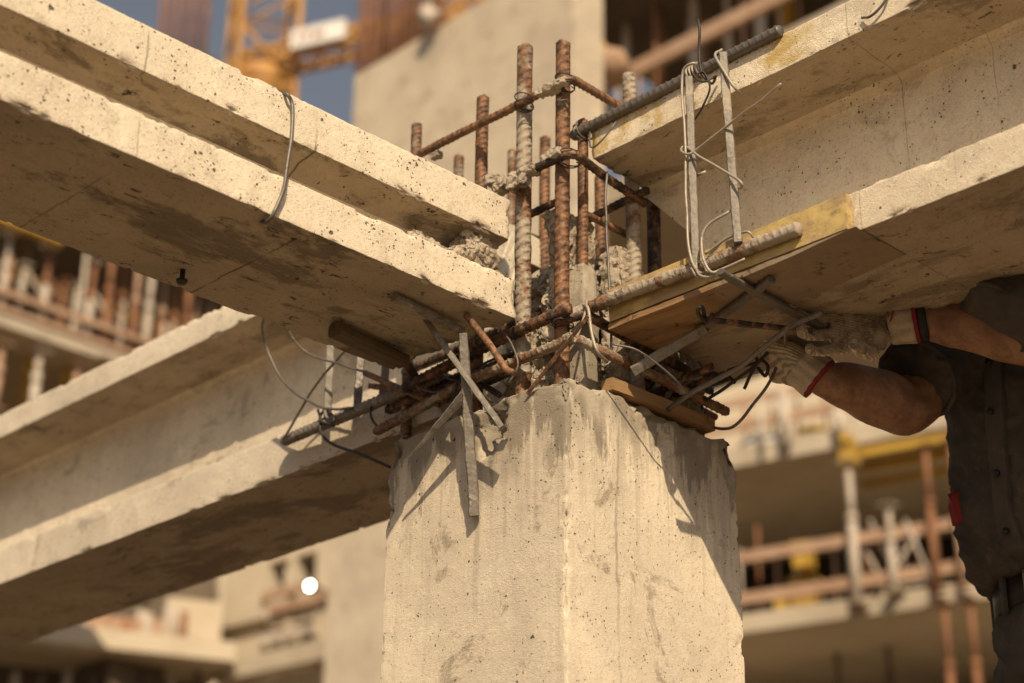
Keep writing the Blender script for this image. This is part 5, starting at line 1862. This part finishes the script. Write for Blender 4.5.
for s_ in (-1, 1):
    hp = Wc + s_R * s_ * .088 - UPV * .12
    an = V((hp.x, hp.y, FEET_Z + .075)) - f_ * .01 + s_R * s_ * .03
    mb = MB()
    limb(mb, [an + UPV * .09, an + UPV * .0], [.056, .054])
    limb(mb, [an - UPV * .022 - f_ * .02, an + f_ * .08 - UPV * .028, an + f_ * .165 - UPV * .034], [.050, .047, .040])
    bt = place(remesh(mb, .007, 4), 'boot', leather, person)
    mb = MB()
    mb.loft([[an + f_ * (.065 + .155 * math.cos(t) ) + s_R * (.052 * math.sin(t)) + UPV * z for t in [2 * math.pi * j / 28 for j in range(28)]] for z in (-.075, -.050)])
    sl = mb.build('sole', bdark, None)
    sl.location = sl.location - abs_loc(bt); sl.parent = bt

# ---- gloves
def glove_mat(name, nvec, band):
    k = NT(name)
    p = k.pos()
    x = k.n('ShaderNodeVectorMath', operation='DOT_PRODUCT')
    k.put(x.inputs[0], p); x.inputs[1].default_value = band
    s1 = k.ma('SINE', k.ma('MULTIPLY', x.outputs['Value'], 1500))
    knit = k.mix(k.rng(s1, -.6, .6), (0.33, 0.265, 0.19), (0.58, 0.49, 0.37))
    knit = k.mix(k.rng(k.noise(p, 26, 6, .7), .5, .68, 0, .7), knit, (0.15, 0.115, 0.075))
    y = k.n('ShaderNodeVectorMath', operation='DOT_PRODUCT')
    k.put(y.inputs[0], k.n('ShaderNodeNewGeometry').outputs['Normal']); y.inputs[1].default_value = nvec
    f = k.rng(k.ma('ADD', y.outputs['Value'], k.ma('MULTIPLY', k.ma('SUBTRACT', k.noise(p, 60, 4, .6), .5), .5)), .25, .45)
    coat = k.mix(k.rng(k.noise(p, 42, 6, .7), .4, .62), (0.15, 0.12, 0.085), (0.34, 0.27, 0.185))
    c = k.mix(f, knit, coat)
    h = k.ma('ADD', k.ma('MULTIPLY', s1, .5), k.noise(p, 300, 3, .6))
    return k.out(c, .9, k.bump(h, .6, .0012))


def hand(wrist, d, n, sd, curls, hold, name, gm, size=1.0, spread=0.02, thumb=(0.5, 0.5, 0.4)):
    """glove: d towards the fingers, n out of the palm, sd towards the thumb side"""
    d = V(d).normalized(); n = (V(n) - d * V(n).dot(d)).normalized(); sd_v = V(sd)
    sd_v = (sd_v - d * sd_v.dot(d) - n * sd_v.dot(n)).normalized()
    mb = MB()
    z = size
    # palm
    rings = []
    for t, hw, th, bow in ((-.012, .026, .020, 0), (0.004, .031, .022, 0), (.03, .042, .019, .001), (.065, .046, .017, .003), (.092, .044, .014, .004), (.102, .040, .010, .004)):
        ring = []
        for j in range(22):
            a = 2 * math.pi * j / 22
            ca_, sa_ = math.cos(a), math.sin(a)
            q = (abs(ca_) ** 2.6 + abs(sa_) ** 2.6) ** (-1 / 2.6)
            ring.append(wrist + d * t * z + sd_v * (ca_ * q * hw * z) + n * (sa_ * q * th * z + bow * (1 - abs(ca_)) * z))
        rings.append(ring)
    mb.loft(rings)
    mb.ball(wrist + d * .035 * z + sd_v * .026 * z + n * .012 * z, .023 * z, n=14)
    for i, (off, L, rr) in enumerate(((.0385, .074, .0088), (.0132, .083, .0092), (-.0132, .077, .0088), (-.0380, .062, .0080))):
        q = wrist + d * .088 * z + sd_v * off * z
        dd = (d + sd_v * (off * 2.2 + spread * (1.5 - i) * .3)).normalized()
        pts = [q - dd * .02 * z, q + dd * .008 * z]
        ang = 0
        cur = pts[-1]
        for seg_, cf in ((.46, curls[i][0]), (.31, curls[i][1]), (.23, curls[i][2])):
            ang += cf
            v = dd * math.cos(ang) + n * math.sin(ang)
            cur = cur + v * (L * seg_ * z)
            pts.append(cur)
        limb(mb, pts, [rr * z * 1.05, rr * z * 1.08, rr * z, rr * z * .94, rr * z * .82], 14)
    b = wrist + d * .022 * z + sd_v * .030 * z + n * .008 * z
    t1 = b + (d * .55 + sd_v * .65 * thumb[0] * 2 + n * .35).normalized() * .042 * z
    t2 = t1 + (d * .85 + sd_v * .1 + n * .55 * thumb[1] * 2).normalized() * .033 * z
    t3 = t2 + (d * .75 - sd_v * .25 + n * .75 * thumb[2] * 2).normalized() * .026 * z
    limb(mb, [b, t1, t2, t3], [.017 * z, .0145 * z, .0125 * z, .0105 * z], 14)
    me = remesh(mb, .0020, 2, .35, lambda co: noise.noise(co * 75) * .0013 + noise.noise(co * 34) * .0014)
    return place(me, name, gm, person)


camN = -FH
dL = (-RH * 0.96 - UPV * 0.16 - FH * .16)
nL = (camN * 0.85 - UPV * .1 - RH * .25)
gL = glove_mat('left_glove_knit', tuple(nL.normalized()), tuple(V((RH * .2 + UPV).normalized())))
WLg = dep(888, 322, 2.875)
hand(WLg, dL, nL, -UPV, [(.16, .50, .45), (.14, .48, .42), (.12, .45, .40), (.10, .42, .38)], None, 'glove', gL, .96, thumb=(.45, .6, .5))
dR = (-RH * 0.62 + UPV * 0.50 + FH * .62)
nR = (FH * .45 + UPV * .75 + RH * .1)
gR = glove_mat('right_glove_knit', tuple(nR.normalized()), tuple(V((RH * .55 + UPV * .8).normalized())))
WRg = dep(812, 370, 2.905)
hand(WRg, dR, nR, (-RH * .5 - UPV * .8), [(.8, .9, .5), (.85, .95, .5), (.9, .95, .5), (.95, .9, .5)], None, 'glove', gR, 1.0)


def cuff(a, b, r0_, r1_, gm, name='cuff'):
    mb = MB()
    ax = (b - a).normalized()
    pts = [a.lerp(b, t) for t in (-.05, 0, .1, .25, .4, .55, .7, .85, 1)]
    n = len(pts)
    mb.tube(pts, [r0_ + (r1_ - r0_) * i / (n - 1) for i in range(n)], 48, True, True, lambda s_, th, i: (r0_ + (r1_ - r0_) * i / (n - 1)) * (1 + .05 * math.sin(th * 13)) + .0012 * noise.noise(V((th * 2, s_ * 60, 3))))
    return mb.build(name, gm, person)


def hem(c, ax, r_, wd, mat, name):
    mb = MB()
    mb.tube([c - ax * wd / 2, c - ax * wd * .3, c + ax * wd * .3, c + ax * wd / 2], [r_ * .96, r_, r_, r_ * .96], 40)
    return mb.build(name, mat, person)


kn = plain('knit_cuff', (.46, .38, .285), (.27, .215, .15), 28, .9, 0, .0015)
cA, cB = dep(890, 323, 2.872), dep(914, 319, 2.862)
cuff(cA, cB, .0315, .0365, kn)
axL = (cB - cA).normalized()
hem(cB + axL * .003, axL, .0375, .007, redc, 'cuff_hem')
hem(cB + axL * .0135, axL, .0375, .013, plain('black_band', (.02, .02, .02), None, 30, .5), 'wrist_band')
for k_, (px_, py_) in enumerate(((888, 315), (892, 313), (890, 319))):
    q = dep(px_, py_, 2.835)
    m2 = MB(); m2.beam(q - up * .004, q + up * .004 + right * .002 * k_, .002, .002, upv=fwd)
    # stitched red mark on the knit: sits on the glove surface
    m2.build('red_stitch', redc, person)
cA, cB = dep(800, 364, 2.908), dep(818, 378, 2.90)
cuff(cA, cB, .033, .036, kn)
axR = (cB - cA).normalized()
hem(cB + axR * .002, axR, .0365, .006, redc, 'cuff_hem')

# platform he stands on (below the frame)
pf = thing('scaffold_platform', 'trestle platform of planks the worker stands on', 'scaffold', (Wc.x, Wc.y, GROUND))
mb = MB()
c = V((Wc.x, Wc.y, FEET_Z))
for i in range(4):
    m2 = MB()
    m2.obox(c + s_R * (-.44 + i * .225) - f_ * .9 - UPV * .045, s_R * .21, f_ * 1.7, UPV * .043)
    m2.build('plank', bpink, pf)
for e in (-.8, .7):
    m2 = MB()
    for s_ in (-.4, .4):
        m2.tube([c + f_ * e + s_R * s_ - UPV * .07, V((0, 0, GROUND - FEET_Z)) + c + f_ * e + s_R * s_ * 1.2], .024, 8)
    m2.tube([c + f_ * e - s_R * .46 - UPV * .07, c + f_ * e + s_R * .46 - UPV * .07], .024, 8)
    m2.build('trestle', bwhite, pf)
